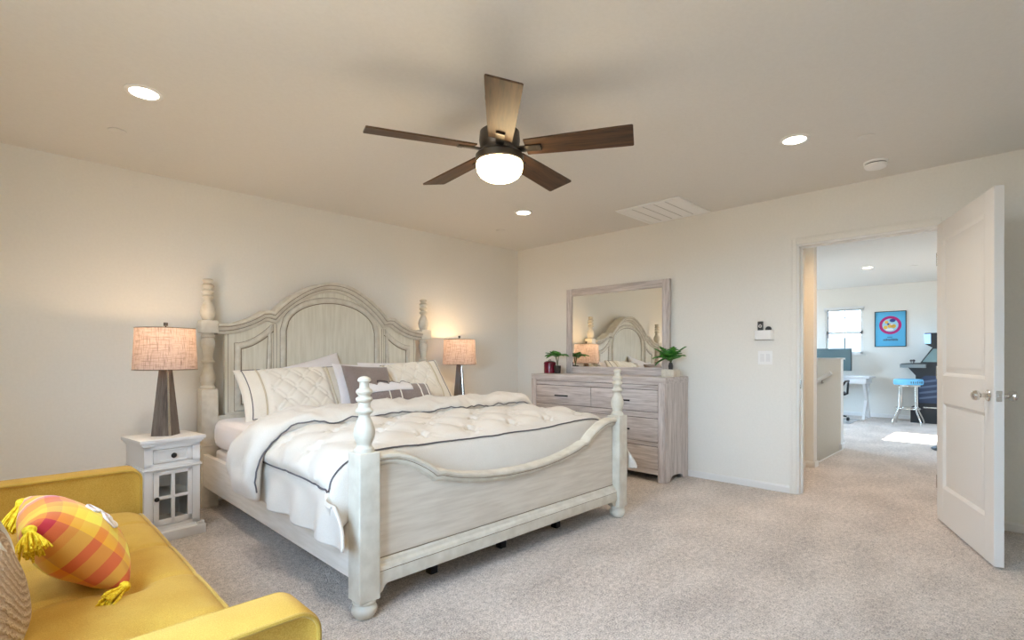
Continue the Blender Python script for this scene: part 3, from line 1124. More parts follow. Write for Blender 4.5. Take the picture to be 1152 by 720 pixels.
# ------------------------------------------------------------------ pillows
def pillow_bm(w, h, t, n=30, pinch=0.07, disp=None, power=0.42, both=False):
    b = BM()
    grids = []
    for side in (1, -1):
        rows = []
        for i in range(n + 1):
            u = math.sin(PI / 2 * (2 * i / n - 1)) * 0.5 + (2 * i / n - 1) * 0.5
            row = []
            for j in range(n + 1):
                v = math.sin(PI / 2 * (2 * j / n - 1)) * 0.5 + (2 * j / n - 1) * 0.5
                x = w / 2 * u * (1 - pinch * (1 - v * v)); y = h / 2 * v * (1 - pinch * (1 - u * u))
                e = max(0.0, (1 - u * u) * (1 - v * v))
                z = side * t / 2 * e ** power
                z += side * 0.05 * t * noise.noise(Vector((u * 2.2 + w, v * 2.2 + h, side * 3.3))) * e ** 0.3
                if disp and (side > 0 or both):
                    z += side * disp(u, v) * min(1.0, e * 6)
                row.append((x, y, z))
            rows.append(row)
        grids.append(grid(b, rows))
    bmesh.ops.remove_doubles(b, verts=list(b.verts), dist=0.0006)
    return b


def outline(w, h, pinch, n=20):
    pts = []
    for k in range(4):
        for i in range(n):
            t = -1 + 2 * i / n
            u, v = [(t, -1), (1, t), (-t, 1), (-1, -t)][k]
            pts.append((w / 2 * u * (1 - pinch * (1 - v * v)), h / 2 * v * (1 - pinch * (1 - u * u)), 0))
    return pts


def orient(o, loc, xaxis, normal):
    n = Vector(normal).normalized()
    x = Vector(xaxis); x = (x - n * x.dot(n)).normalized()
    y = n.cross(x)
    m = Matrix((x, y, n)).transposed().to_4x4()
    m.translation = Vector(loc)
    o.matrix_world = m
    return o


def pillow(name, label, loc, xa, nm, w, h, t, mat, disp=None, pinch=0.07, n=30, group=None, piping=None):
    o = thing(name, label, 'pillow', group=group)
    orient(o, loc, xa, nm)
    obj('pillow_cover', pillow_bm(w, h, t, n, pinch, disp), mat, o, smooth=80)
    if piping:
        b = BM(); tube(b, outline(w, h, pinch), 0.004, 6, True); obj('piping', b, piping, o)
    return o


def sham_tuft(u, v):
    if abs(u) > 0.62: return 0.0
    a, c = 0.20, 0.42
    p = u / a * 0.5 + v / c * 0.5 + 0.25; q = u / a * 0.5 - v / c * 0.5 + 0.25
    fu = abs(p - round(p)); fv = abs(q - round(q))
    puff = (max(0.0, math.sin(PI * fu)) * max(0.0, math.sin(PI * fv))) ** 0.5
    return (0.026 * puff + 0.016 * math.exp(-(min(fu, fv) / 0.075) ** 2) - 0.022 * math.exp(-((fu ** 2 + fv ** 2) / 0.012))) * smoothstep(0.62, 0.54, abs(u))


G = 'pillows on the bed'
pillow('bed_pillow', 'plain white sleeping pillow whose tip shows behind the left pintucked sham', (-2.80, -0.30, 0.868), (1, 0, 0.28), (0, -0.88, 0.42), 0.80, 0.46, 0.15, M['sheet'])
pillow('bed_pillow', 'plain white sleeping pillow standing behind the right pintucked sham', (-1.93, -0.30, 0.87), (1, 0, 0), (0, -0.88, 0.42), 0.74, 0.44, 0.15, M['sheet'])


def sham(label, loc, xa, nm, w, h):
    o = pillow('pillow_sham', label, loc, xa, nm, w, h, 0.17, M['sham'], sham_tuft, 0.06, 110)
    def zsurf(u, v):
        e = max(0.0, (1 - u * u) * (1 - v * v))
        return 0.085 * e ** 0.42 + 0.05 * 0.17 * noise.noise(Vector((u * 2.2 + w, v * 2.2 + h, 3.3))) * e ** 0.3
    for name, u0s, mt_, r in (('cord', (0.66, -0.66), M['champ'], 0.007), ('piping', (0.89, -0.89), M['greypipe'], 0.0036)):
        b = BM()
        for u in u0s:
            tube(b, [(w / 2 * u * (1 - 0.06 * (1 - v * v)), h / 2 * v * (1 - 0.06 * (1 - u * u)), zsurf(u, v) + 0.001)
                     for v in [-0.94 + 1.88 * k / 24 for k in range(25)]], r, 6)
        if name == 'piping':
            for v in (0.94, -0.94):
                tube(b, [(w / 2 * u * (1 - 0.06 * (1 - v * v)), h / 2 * v * (1 - 0.06 * (1 - u * u)), zsurf(u, v) + 0.001)
                         for u in [-0.89 + 1.78 * k / 30 for k in range(31)]], r, 6)
        (obj_islands if name == 'cord' else obj)(name, b, mt_, o)
    return o


sham('white pintucked pillow sham leaning on the left half of the headboard', (-2.955, -0.49, 0.845), (1, 0.05, 0), (0.0, -0.84, 0.54), 0.84, 0.44)
sham('cream pintucked pillow sham leaning on the right half of the headboard', (-1.905, -0.50, 0.875), (1, 0.0, 0.12), (0.03, -0.84, 0.54), 0.80, 0.44)
pillow('throw_pillow', 'white square pillow peeking out behind the taupe satin pillow', (-2.445, -0.555, 0.882), (1, 0, -0.04), (0.0, -0.86, 0.50), 0.44, 0.41, 0.10, M['sheet'])
tp = pillow('throw_pillow', 'taupe satin square pillow with dark embroidered emblem at the middle of the bed', (-2.44, -0.69, 0.865), (1, 0, -0.03), (0.06, -0.86, 0.50), 0.43, 0.41, 0.14, M['taupe'])
b = BM()
def tz(x, y, w=0.43, h=0.41, t=0.14):
    u, v = x / (w / 2), y / (h / 2)
    e = max(0.0, (1 - u * u) * (1 - v * v))
    return t / 2 * e ** 0.42 + 0.05 * t * noise.noise(Vector((u * 2.2 + w, v * 2.2 + h, 3.3))) * e ** 0.3
for (a, c) in (((0.03, 0.03), (0.13, 0.03)), ((0.03, -0.07), (0.13, -0.07)), ((0.03, 0.03), (0.03, -0.07)), ((0.13, 0.03), (0.13, -0.07)),
               ((0.055, 0.01), (0.055, -0.05)), ((0.08, 0.01), (0.08, -0.05)), ((0.105, 0.01), (0.105, -0.05)), ((0.055, -0.02), (0.105, -0.02))):
    tube(b, [(a[0] + (c[0] - a[0]) * k / 8, a[1] + (c[1] - a[1]) * k / 8, tz(a[0] + (c[0] - a[0]) * k / 8, a[1] + (c[1] - a[1]) * k / 8) + 0.002) for k in range(9)], 0.005, 6)
obj('emblem', b, M['taupe_dark'], tp)

# oblong pillow: taupe with cream ribbons, white scalloped flap
ob = thing('oblong_pillow', 'small oblong taupe pillow with cream ribbons and white scalloped flap in front', 'pillow')
orient(ob, (-2.29, -0.89, 0.80), (1, 0.0, -0.02), (0.0, -0.80, 0.60))
OW, OH, OT = 0.62, 0.22, 0.15
obj('pillow_cover', pillow_bm(OW, OH, OT, 28, 0.03, None, 0.36), M['taupe'], ob, smooth=80)


def oz(x, y):
    u, v = x / (OW / 2), y / (OH / 2)
    e = max(0.0, (1 - u * u) * (1 - v * v))
    return OT / 2 * e ** 0.36 + 0.05 * OT * noise.noise(Vector((u * 2.2 + OW, v * 2.2 + OH, 3.3))) * e ** 0.3


b = BM()
for x in (-0.13, -0.03, 0.18, 0.265):
    tube(b, [(x * (1 - 0.03 * (1 - (2 * y / OH) ** 2)), y, oz(x, y) + 0.001) for y in [-0.105 + 0.21 * k / 20 for k in range(21)]], 0.0055, 6)
obj_islands('ribbon', b, M['sham'], ob)
b = BM()
rows = []
edge = []
NS = 60
for i in range(NS + 1):
    x = -0.305 + 0.40 * i / NS
    sc = 0.036 * abs(math.sin(PI * i / 15.0))
    yhigh = 0.082 + sc
    row = []
    for j in range(9):
        y = 0.012 + (yhigh - 0.012) * j / 8
        row.append((x, y, oz(x, min(y, 0.104)) + 0.007 + 0.004 * (j / 8)))
    edge.append(Vector(row[-1]))
    rows.append(row)
grid(b, rows)
fl = obj('scalloped_flap', b, M['sheet'], ob, smooth=80)
fl.modifiers.new('thickness', 'SOLIDIFY').thickness = 0.004
b = BM(); tube(b, edge, 0.004, 6); obj('flap_piping', b, M['taupe'], ob)


# ------------------------------------------------------------------ nightstands and table lamps
def make_nightstand(name, label, loc, rz):
    t = thing(name, label, 'nightstand', loc, rz)
    w, d, h = 0.36, 0.33, 0.625          # local: x across, y from front (0) to back (d)
    hw = w / 2
    b = BM()
    box(b, -hw + 0.028, hw - 0.028, 0.026, 0.040, 0.07, 0.58)                       # inner front frame is cut by the openings below
    b.free()
    b = BM()
    x0, x1 = -hw + 0.028, hw - 0.028
    box(b, x0, x0 + 0.014, 0.028, d - 0.01, 0.07, 0.585)                            # side panels, back, bottom, shelf
    box(b, x1 - 0.014, x1, 0.028, d - 0.01, 0.07, 0.585)
    box(b, x0, x1, d - 0.022, d - 0.01, 0.07, 0.585)
    box(b, x0 + 0.014, x1 - 0.014, 0.04, d - 0.022, 0.07, 0.085)
    box(b, x0 + 0.014, x1 - 0.014, 0.04, d - 0.022, 0.262, 0.272)
    box(b, x0 + 0.014, x1 - 0.014, 0.034, d - 0.022, 0.440, 0.455)
    for xa, xb in ((x0, x0 + 0.045), (x1 - 0.045, x1)):                            # front stiles
        box(b, xa, xb, 0.022, 0.04, 0.07, 0.585, 0.002)
    box(b, x0, x1, 0.022, 0.04, 0.07, 0.098, 0.002); box(b, x0, x1, 0.022, 0.04, 0.428, 0.475, 0.002); box(b, x0, x1, 0.022, 0.04, 0.56, 0.585, 0.002)
    obj('carcass', b, M['white'], t)
    b = BM()
    box(b, x0 - 0.010, x1 + 0.010, 0.012, d - 0.008, 0.437, 0.447, 0.003); box(b, x0 - 0.005, x1 + 0.005, 0.016, d - 0.009, 0.447, 0.455, 0.002)
    obj('waist_moulding', b, M['white'], t)
    b = BM()
    box(b, -hw, hw, 0, d, 0.603, h, 0.004); box(b, -hw + 0.010, hw - 0.010, 0.009, d - 0.004, 0.592, 0.603, 0.003); box(b, -hw + 0.019, hw - 0.019, 0.016, d - 0.006, 0.580, 0.592, 0.003)
    obj('tabletop', b, M['white'], t)
    b = BM()
    box(b, -hw, hw, 0, d - 0.005, 0, 0.058, 0.003)
    prism(b, [(0.002, 0.058), (0.016, 0.064), (0.020, 0.076), (0.05, 0.076), (0.05, 0.058)], 'yz', -hw + 0.004, hw - 0.004)
    for s in (-1, 1):
        prism(b, [(s * (hw - 0.002), 0.058), (s * (hw - 0.016), 0.064), (s * (hw - 0.024), 0.076), (s * (hw - 0.05), 0.076), (s * (hw - 0.05), 0.058)], 'xz', 0.004, d - 0.008)
    obj('plinth', b, M['white'], t, smooth=25)
    # drawer with a recessed field and a black knob
    dr = None
    b = BM()
    a0, a1, z0, z1 = x0 + 0.047, x1 - 0.047, 0.477, 0.558
    box(b, a0, a1, 0.026, 0.045, z0, z1, 0.002)
    for q in ((a0, a1, z0, z0 + 0.014), (a0, a1, z1 - 0.014, z1), (a0, a0 + 0.03, z0, z1), (a1 - 0.03, a1, z0, z1)):
        box(b, q[0], q[1], 0.021, 0.03, q[2], q[3], 0.002)
    dr = obj('drawer', b, M['white'], t)
    b = BM(); lathe(b, [(0.006, 0.0), (0.006, -0.010), (0.014, -0.014), (0.016, -0.020), (0.012, -0.026), (0.001, -0.028)], 0.0, (z0 + z1) / 2, 18, 0, 'y', 0.026)
    obj('knob', b, M['black'], dr)
    # glazed door
    b = BM()
    a0, a1, z0, z1 = x0 + 0.047, x1 - 0.047, 0.100, 0.426
    for q in ((a0, a1, z0, z0 + 0.035), (a0, a1, z1 - 0.022, z1), (a0, a0 + 0.030, z0, z1), (a1 - 0.024, a1, z0, z1),
              ((a0 + a1) / 2 - 0.010, (a0 + a1) / 2 + 0.010, z0, z1), (a0, a1, (z0 + z1) / 2 - 0.006, (z0 + z1) / 2 + 0.012)):
        box(b, q[0], q[1], 0.020, 0.036, q[2], q[3], 0.002)
    do = obj('door', b, M['white'], t)
    b = BM(); box(b, a0 + 0.02, a1 - 0.02, 0.028, 0.030, z0 + 0.02, z1 - 0.02); obj('glass', b, M['cabglass'], do)
    b = BM(); lathe(b, [(0.005, 0.0), (0.005, -0.010), (0.012, -0.014), (0.014, -0.020), (0.010, -0.026), (0.001, -0.028)], a0 + 0.012, (z0 + z1) / 2 + 0.003, 18, 0, 'y', 0.020)
    obj('knob', b, M['black'], do)
    return t


rz = R(8)
fr = Vector((-3.648, -0.764))
c = fr - Vector((math.cos(rz), math.sin(rz))) * 0.18
make_nightstand('nightstand', 'white nightstand with drawer and four pane glass door left of the bed', (c.x, c.y, 0), rz)
make_nightstand('nightstand', 'white nightstand under the lamp hidden on the far right side of the bed', (-1.155, -0.47, 0), 0)


def make_lamp(label, loc, rz):
    t = thing('table_lamp', label, 'lamp', loc, rz)
    b = BM()
    def ring(h, z): return [b.verts.new((x * h, y * h, z)) for x, y in ((0, -1), (1, 0), (0, 1), (-1, 0))]
    A = ring(0.080, 0.0); B = ring(0.080, 0.004); C = ring(0.034, 0.45)
    for P_, Q_ in ((A, B), (B, C)):
        for k in range(4):
            b.faces.new((P_[k], P_[(k + 1) % 4], Q_[(k + 1) % 4], Q_[k]))
    b.faces.new(A); b.faces.new(C)
    obj('base', b, M['lampwood'], t, smooth=10)
    for x, y in ((0, -1), (0, 1)):
        b = BM()
        tx, ty = -y, x
        v = []
        for h, z, w in ((0.0812, 0.0, 0.0065), (0.0352, 0.45, 0.005)):
            for s in (-1, 0, 1):
                k = h - (0.0 if s == 0 else w)
                v.append(b.verts.new((x * k + tx * s * w, y * k + ty * s * w, z)))
            v.append(b.verts.new((x * (h - 0.02), y * (h - 0.02), z)))
        for k, n in ((0, 1), (1, 2), (2, 3), (3, 0)):
            b.faces.new((v[k], v[n], v[4 + n], v[4 + k]))
        obj('metal_strip', b, M['nickel'], t, smooth=10)
    b = BM(); lathe(b, [(0.006, 0.45), (0.006, 0.478), (0.016, 0.48), (0.016, 0.528), (0.009, 0.532)], 0, 0, 14)
    obj('socket', b, M['darksteel'], t)
    b = BM()
    tube(b, [(0.012, 0, 0.50), (0.06, 0, 0.54), (0.066, 0, 0.62), (0.03, 0, 0.675), (0, 0, 0.682), (-0.03, 0, 0.675), (-0.066, 0, 0.62), (-0.06, 0, 0.54), (-0.012, 0, 0.50)], 0.002, 6)
    obj('harp', b, M['nickel'], t)
    z0, z1, r0, r1 = 0.415, 0.675, 0.174, 0.162
    b = BM()
    seg = 48
    rows = []
    for k in range(seg):
        a = 2 * PI * k / seg
        rows.append([((r0 + (r1 - r0) * q / 6) * math.cos(a), (r0 + (r1 - r0) * q / 6) * math.sin(a), z0 + (z1 - z0) * q / 6) for q in range(7)])
    grid(b, rows, wrap_u=True)
    sh = obj('lamp_shade', b, M['linen'], t, smooth=60)
    b = BM()
    for r, z in ((r0, z0), (r1, z1)):
        tube(b, [(r * math.cos(2 * PI * k / 48), r * math.sin(2 * PI * k / 48), z) for k in range(48)], 0.0025, 6, True)
    obj_islands('shade_ring', b, M['darksteel'], sh)
    b = BM()
    for a in (0, 2.094, 4.189):
        tube(b, [(0, 0, z1 - 0.004), (r1 * math.cos(a), r1 * math.sin(a), z1 - 0.002)], 0.0018, 6)
    obj('spider', b, M['darksteel'], sh)
    b = BM(); lathe(b, [(0.004, 0.678), (0.004, 0.690), (0.012, 0.692), (0.012, 0.712), (0.001, 0.713)], 0, 0, 14)
    obj('finial', b, M['darksteel'], t)
    b = BM(); lathe(b, [(0.012, 0.530), (0.014, 0.535), (0.022, 0.548), (0.024, 0.560), (0.018, 0.574), (0.008, 0.580), (0.001, 0.581)], 0, 0, 16)
    bu = obj('bulb', b, simple('lit_bulb', (1, 0.9, 0.75), 0.4, emit=BULB_COL, es=6.0), t)
    bu.visible_shadow = True
    lamp_light('lamp_glow', (0.0, 0.0, 0.645), LAMP_W, BULB_COL, t, 0.02)
    lamp_light('lamp_glow', (0.0, 0.0, 0.455), LAMP_W * 0.6, BULB_COL, t, 0.02)
    return t


make_lamp('lit table lamp with linen drum shade on the white nightstand left of the bed', (-3.838, -0.615, 0.625), R(6))
make_lamp('lit table lamp with linen drum shade right of the bed by the room corner', (-1.180, -0.295, 0.625), R(-4))

# ------------------------------------------------------------------ dresser
DX, D0, D1, DHT = -0.45, -2.241, -0.648, 0.935
t = thing('dresser', 'washed grey oak dresser with black bar pulls against the right wall', 'dresser', (DX, D0, 0))
LN = D1 - D0; DP = -DX - 0.012
b = BM()
box(b, 0.0, DP, -0.004, LN + 0.004, DHT - 0.055, DHT, 0.003)
obj('dresser_top', b, M['oak_y'], t)
b = BM()
arch = [(0.031, 0.0), (0.09, 0.0), (0.11, 0.03), (0.15, 0.05), (DP - 0.15, 0.05), (DP - 0.11, 0.03), (DP - 0.09, 0.0), (DP, 0.0), (DP, DHT - 0.055), (0.031, DHT - 0.055)]
prism(b, arch, 'xz', 0.0, 0.022); prism(b, arch, 'xz', LN - 0.022, LN)
obj_islands('side_panel', b, M['oak_z'], t, 0)
b = BM(); box(b, DP - 0.012, DP - 0.002, 0.022, LN - 0.022, 0.06, DHT - 0.055); obj('back_panel', b, M['oak_y'], t)
b = BM()
fs = 0.066
for a in ((0.0, fs), (LN - fs, LN)):
    box(b, -0.004, 0.03, a[0], a[1], 0.0, DHT - 0.05, 0.003)
obj_islands('front_stile', b, M['oak_z'], t)
b = BM(); box(b, -0.002, 0.03, fs, LN - fs, 0.868, DHT - 0.054, 0.002); box(b, 0.002, 0.03, fs, LN - fs, 0.066, 0.110, 0.002)
for z in (0.818, 0.563, 0.312):
    box(b, 0.003, 0.03, fs, LN - fs, z + 0.005, z + {0.818: 0.046, 0.563: 0.056, 0.312: 0.040}[z], 0.002)
obj_islands('front_rail', b, M['oak_y'], t)
b = BM(); box(b, 0.014, 0.025, fs, LN - fs, 0.066, 0.868); obj('gap_shade_panel', b, M['darkpot'], t)  # dark sheet that paints the shadow in the gaps around the drawers
mid = LN / 2
for (z0, z1) in ((0.624, 0.818), (0.356, 0.563), (0.113, 0.312)):
    for (a, c_) in ((mid + 0.003, LN - fs - 0.004), (fs + 0.004, mid - 0.003)):
        b = BM(); box(b, -0.001, 0.02, a, c_, z0, z1, 0.003)
        dr = obj('drawer', b, M['oak_y'], t)
        yc = (a + c_) / 2; zc = (z0 + z1) / 2 - 0.005
        b = BM()
        box(b, -0.026, -0.014, yc - 0.085, yc + 0.085, zc - 0.007, zc + 0.007, 0.002)
        for s in (-0.06, 0.06):
            box(b, -0.016, 0.0, yc + s - 0.006, yc + s + 0.006, zc - 0.005, zc + 0.005)
        obj('handle', b, M['blackmetal'], dr)

# mirror standing on the dresser against the wall
MY0, MY1, MZ0, MZ1 = -2.073, -0.825, DHT, 1.872
t = thing('mirror', 'wide wall mirror in a washed oak frame standing on the dresser', 'mirror', (-0.06, (MY0 + MY1) / 2, MZ0))
t.rotation_euler = (0, 0.005, 0.011)
hw = (MY1 - MY0) / 2; fh = MZ1 - MZ0; f = 0.078
b = BM()
box(b, 0, 0.035, -hw, -hw + f, 0, fh, 0.004); box(b, 0, 0.035, hw - f, hw, 0, fh, 0.004)
obj_islands('frame_stile', b, M['oak_z'], t)
b = BM(); box(b, 0.001, 0.035, -hw + f, hw - f, 0, f, 0.003); box(b, 0.001, 0.035, -hw + f, hw - f, fh - f, fh, 0.003)
obj_islands('frame_rail', b, M['oak_y'], t)
b = BM(); box(b, 0.010, 0.016, -hw + f - 0.005, hw - f + 0.005, f - 0.005, fh - f + 0.005); obj('mirror_glass', b, M['mirror'], t, smooth=0)
b = BM(); box(b, 0.018, 0.033, -hw + 0.02, hw - 0.02, 0.02, fh - 0.02); obj('mirror_back', b, M['oak_y'], t)


# potted plants on the dresser
def leaf_mesh(size, cuts=5):
    """split monstera-like leaf in the local xy plane, stalk at the origin, tip at +x"""
    b = BM()
    n = 22
    rows = []
    for i in range(n + 1):
        u = i / n
        wd = 0.60 * size * (math.sin(PI * min(1, u ** 0.62)) ** 0.75) * (1.05 - 0.35 * u)
        notch = 1.0
        if 0.15 < u < 0.93:
            ph = (u * cuts * 1.25) % 1.0
            notch = 1.0 if ph < 0.66 else 0.42
        row = []
        for j in range(-4, 5):
            s = j / 4
            y = s * wd * (notch if abs(s) > 0.45 else 1.0)
            x = size * u + 0.10 * size * abs(s) * (0.5 - u)
            z = 0.16 * size * abs(s) ** 1.3 * (0.6) - 0.30 * size * u * u
            row.append((x, y, z))
        rows.append(row)
    grid(b, rows)
    return b


def add_leaf(t, base, tip_dir, size, droop=0.0, roll=0.0, idx=0):
    b = leaf_mesh(size)
    d = Vector(tip_dir).normalized()
    side = Vector((0, 0, 1)).cross(d)
    side = side.normalized() if side.length > 1e-3 else Vector((0, 1, 0))
    up = d.cross(side)
    m = Matrix((d, side, up)).transposed().to_4x4()
    m = m @ Matrix.Rotation(roll, 4, 'X')
    m.translation = Vector(base)
    bmesh.ops.transform(b, matrix=m, verts=b.verts)
    lf = obj('leaf', b, M['leaf'], t, smooth=80)
    s = lf.modifiers.new('thickness', 'SOLIDIFY'); s.thickness = 0.0012
    return lf


t = thing('potted_plant', 'small split leaf plant in a dark pot beside the maroon box on the dresser', 'plant', (-0.22, -0.825, DHT))
b = BM(); lathe(b, [(0.030, 0), (0.034, 0.002), (0.038, 0.08), (0.040, 0.084), (0.036, 0.086), (0.034, 0.075), (0.001, 0.073)], 0, 0, 20); obj('pot', b, M['darkpot'], t)
for (dx, dy, dz, sz, bz) in ((-0.2, 1.0, 0.25, 0.14, 0.19), (-0.45, -0.95, 0.3, 0.14, 0.19), (-0.9, 0.35, 0.0, 0.12, 0.20), (0.3, 0.6, 0.6, 0.11, 0.20), (-0.9, -0.3, 0.5, 0.13, 0.18), (-0.5, 0.75, 0.7, 0.12, 0.18), (0.1, -1.0, 0.15, 0.13, 0.20), (-0.8, 0.1, 0.9, 0.11, 0.18)):
    d = Vector((dx, dy, 0)).normalized() * 0.022
    b = BM(); tube(b, [(0, 0, 0.07), (d.x * 0.4, d.y * 0.4, 0.13), (d.x, d.y, bz)], 0.0022, 6); obj('stem', b, M['stem'], t)
    add_leaf(t, (d.x, d.y, bz), (dx, dy, dz), sz)

t = thing('potted_plant', 'bushy split leaf plant in a pale square pot right of the dresser mirror', 'plant', (-0.20, -2.165, DHT))
b = BM(); box(b, -0.062, 0.062, -0.062, 0.062, 0, 0.068, 0.004); obj('pot', b, M['palewood'], t)
b = BM(); lathe(b, [(0.020, 0.067), (0.022, 0.10), (0.015, 0.13), (0.001, 0.131)], 0, 0, 14); obj('soil', b, M['darkpot'], t)
for (dx, dy, dz, sz, bz) in ((-0.3, 1.0, 0.25, 0.14, 0.17), (-0.7, 0.55, 0.2, 0.15, 0.17), (-0.5, -0.4, 1.3, 0.17, 0.15), (-0.2, -1.0, 0.45, 0.14, 0.17), (0.3, -0.6, 1.2, 0.15, 0.17), (-0.9, 0.1, 0.9, 0.15, 0.15), (0.1, 0.6, 1.2, 0.15, 0.17), (-0.6, 0.8, -0.3, 0.13, 0.17), (-0.9, -0.35, 0.3, 0.14, 0.16), (-0.4, 0.5, 1.0, 0.16, 0.15)):
    d = Vector((dx, dy, 0)).normalized() * 0.03
    b = BM(); tube(b, [(0, 0, 0.10), (d.x * 0.3, d.y * 0.3, 0.15), (d.x, d.y, bz)], 0.0028, 6); obj('stem', b, M['stem'], t)
    add_leaf(t, (d.x, d.y, bz), (dx, dy, dz), sz)

t = thing('lidded_box', 'round maroon lacquered box with domed lid at the left end of the dresser', 'box', (-0.22, -0.715, DHT))
b = BM(); lathe(b, [(0.060, 0), (0.066, 0.003), (0.067, 0.10), (0.066, 0.104)], 0, 0, 28); obj('box_body', b, M['maroon'], t)
b = BM(); lathe(b, [(0.068, 0.105), (0.069, 0.112), (0.062, 0.126), (0.040, 0.136), (0.001, 0.140)], 0, 0, 28); obj('lid', b, M['maroon'], t)
b = BM(); tube(b, [(0, -0.018, 0.136), (0, -0.012, 0.15), (0, 0.012, 0.15), (0, 0.018, 0.136)], 0.004, 8); obj('lid_handle', b, M['nickel'], t)

# ------------------------------------------------------------------ ceiling fan
FC = (-2.80, -2.59)
t = thing('ceiling_fan', 'dark five blade ceiling fan with a lit white glass bowl', 'ceiling fan', (*FC, H))
b = BM(); lathe(b, [(0.075, 0), (0.075, -0.012), (0.068, -0.04), (0.045, -0.058), (0.016, -0.064)], 0, 0, 30); obj('canopy', b, M['darksteel'], t)
b = BM(); lathe(b, [(0.012, -0.05), (0.012, -0.16)], 0, 0, 14); obj('downrod', b, M['darksteel'], t)
b = BM(); lathe(b, [(0.02, -0.135), (0.03, -0.15), (0.075, -0.165), (0.10, -0.185), (0.104, -0.23), (0.098, -0.262), (0.09, -0.272), (0.09, -0.285)], 0, 0, 36); obj('motor_housing', b, M['darksteel'], t)
b = BM(); lathe(b, [(0.092, -0.284), (0.112, -0.292), (0.122, -0.305), (0.122, -0.332), (0.116, -0.338)], 0, 0, 36); obj('light_ring', b, M['darksteel'], t)
b = BM(); lathe(b, [(0.112, -0.334), (0.116, -0.342), (0.117, -0.362), (0.112, -0.385), (0.098, -0.405), (0.075, -0.420), (0.045, -0.428), (0.001, -0.431)], 0, 0, 36)
obj('glass_bowl', b, M['glow'], t)
for k in range(5):
    a = R(11.6 + 72 * k)
    rot = Matrix.Rotation(a, 4, 'Z')
    pitch = Matrix.Translation((0, 0, -0.272)) @ Matrix.Rotation(R(-13), 4, 'X')
    b = BM()
    outl = [(0.135, -0.058), (0.30, -0.066), (0.60, -0.075), (0.655, -0.076), (0.66, -0.071), (0.66, 0.071), (0.655, 0.076), (0.60, 0.075), (0.30, 0.066), (0.135, 0.058)]
    prism(b, outl, 'xy', -0.004, 0.004)
    bmesh.ops.transform(b, matrix=pitch, verts=b.verts)
    bl = obj('blade', b, M['blade'], t, smooth=20)
    bl.rotation_euler = (0, 0, a)
    b = BM()
    box(b, 0.085, 0.215, -0.022, 0.022, -0.0125, -0.0045, 0.003)
    box(b, 0.19, 0.215, -0.022, 0.022, -0.0145, -0.0045, 0.002)
    bmesh.ops.transform(b, matrix=pitch, verts=b.verts)
    obj('blade_arm', b, M['darksteel'], bl)


# ------------------------------------------------------------------ ceiling fixtures
def downlight(x, y, label, z=H, w=DOWN_W, col=(1.0, 0.92, 0.81)):
    t = thing('recessed_light', label, 'recessed light', (x, y, z))
    b = BM(); lathe(b, [(0.082, 0.0), (0.082, -0.004), (0.076, -0.007), (0.062, -0.006), (0.060, -0.002), (0.060, 0.0)], 0, 0, 36); obj('trim_ring', b, M['plastic'], t)
    b = BM(); lathe(b, [(0.061, -0.0035), (0.001, -0.0036)], 0, 0, 30); obj('lens', b, M['downglow'], t)
    l = lamp_light('downlight_glow', (0, 0, -0.02), w, col, t, 0.05, 'SPOT')
    l.data.spot_size = R(150); l.data.spot_blend = 1.0
    return t


downlight(-4.075, -1.357, 'lit recessed ceiling light nearest the camera at upper left')
downlight(-1.178, -3.487, 'lit recessed ceiling light near the smoke detector and bedroom door')
downlight(-1.196, -1.235, 'lit recessed ceiling light between the fan and the room corner')
downlight(-4.07, -3.49, 'lit recessed ceiling light over the near end of the yellow sofa')
downlight(0.80, -3.50, 'warm lit recessed light in the hall ceiling just outside the bedroom door', H, 42.0, (1.0, 0.64, 0.34))
downlight(4.50, -2.853, 'small lit recessed light on the ceiling seen through the doorway')


def cover(x, y, label, r=0.042):
    b = BM(); lathe(b, [(r, 0), (r, -0.003), (r - 0.004, -0.005), (0.001, -0.0055)], 0, 0, 28)
    o = obj('sprinkler_cover', b, M['ceil'])
    o.location = (x, y, H - 0.0015)
    tag(o, label, 'sprinkler cover')
    return o


cover(-4.097, -0.722, 'flat round sprinkler cover on the ceiling over the left nightstand', 0.045)
cover(-0.919, -3.802, 'flat round sprinkler cover on the ceiling beside the smoke detector', 0.05)
cover(-0.888, -0.610, 'flat round sprinkler cover on the ceiling near the far room corner', 0.045)
cover(4.788, -3.352, 'flat round sprinkler cover on the ceiling seen through the doorway', 0.06)
t = thing('smoke_detector', 'round white smoke detector on the ceiling above the door', 'smoke detector', (-0.402, -3.765, H))
b = BM(); lathe(b, [(0.070, 0), (0.070, -0.012), (0.066, -0.014)], 0, 0, 32); obj('base_plate', b, M['plastic'], t)
b = BM(); lathe(b, [(0.062, -0.014), (0.063, -0.020)], 0, 0, 32); obj('vent_gap', b, M['black'], t)
b = BM(); lathe(b, [(0.066, -0.020), (0.066, -0.030), (0.058, -0.042), (0.035, -0.048), (0.001, -0.049)], 0, 0, 32); obj('cap', b, M['plastic'], t)

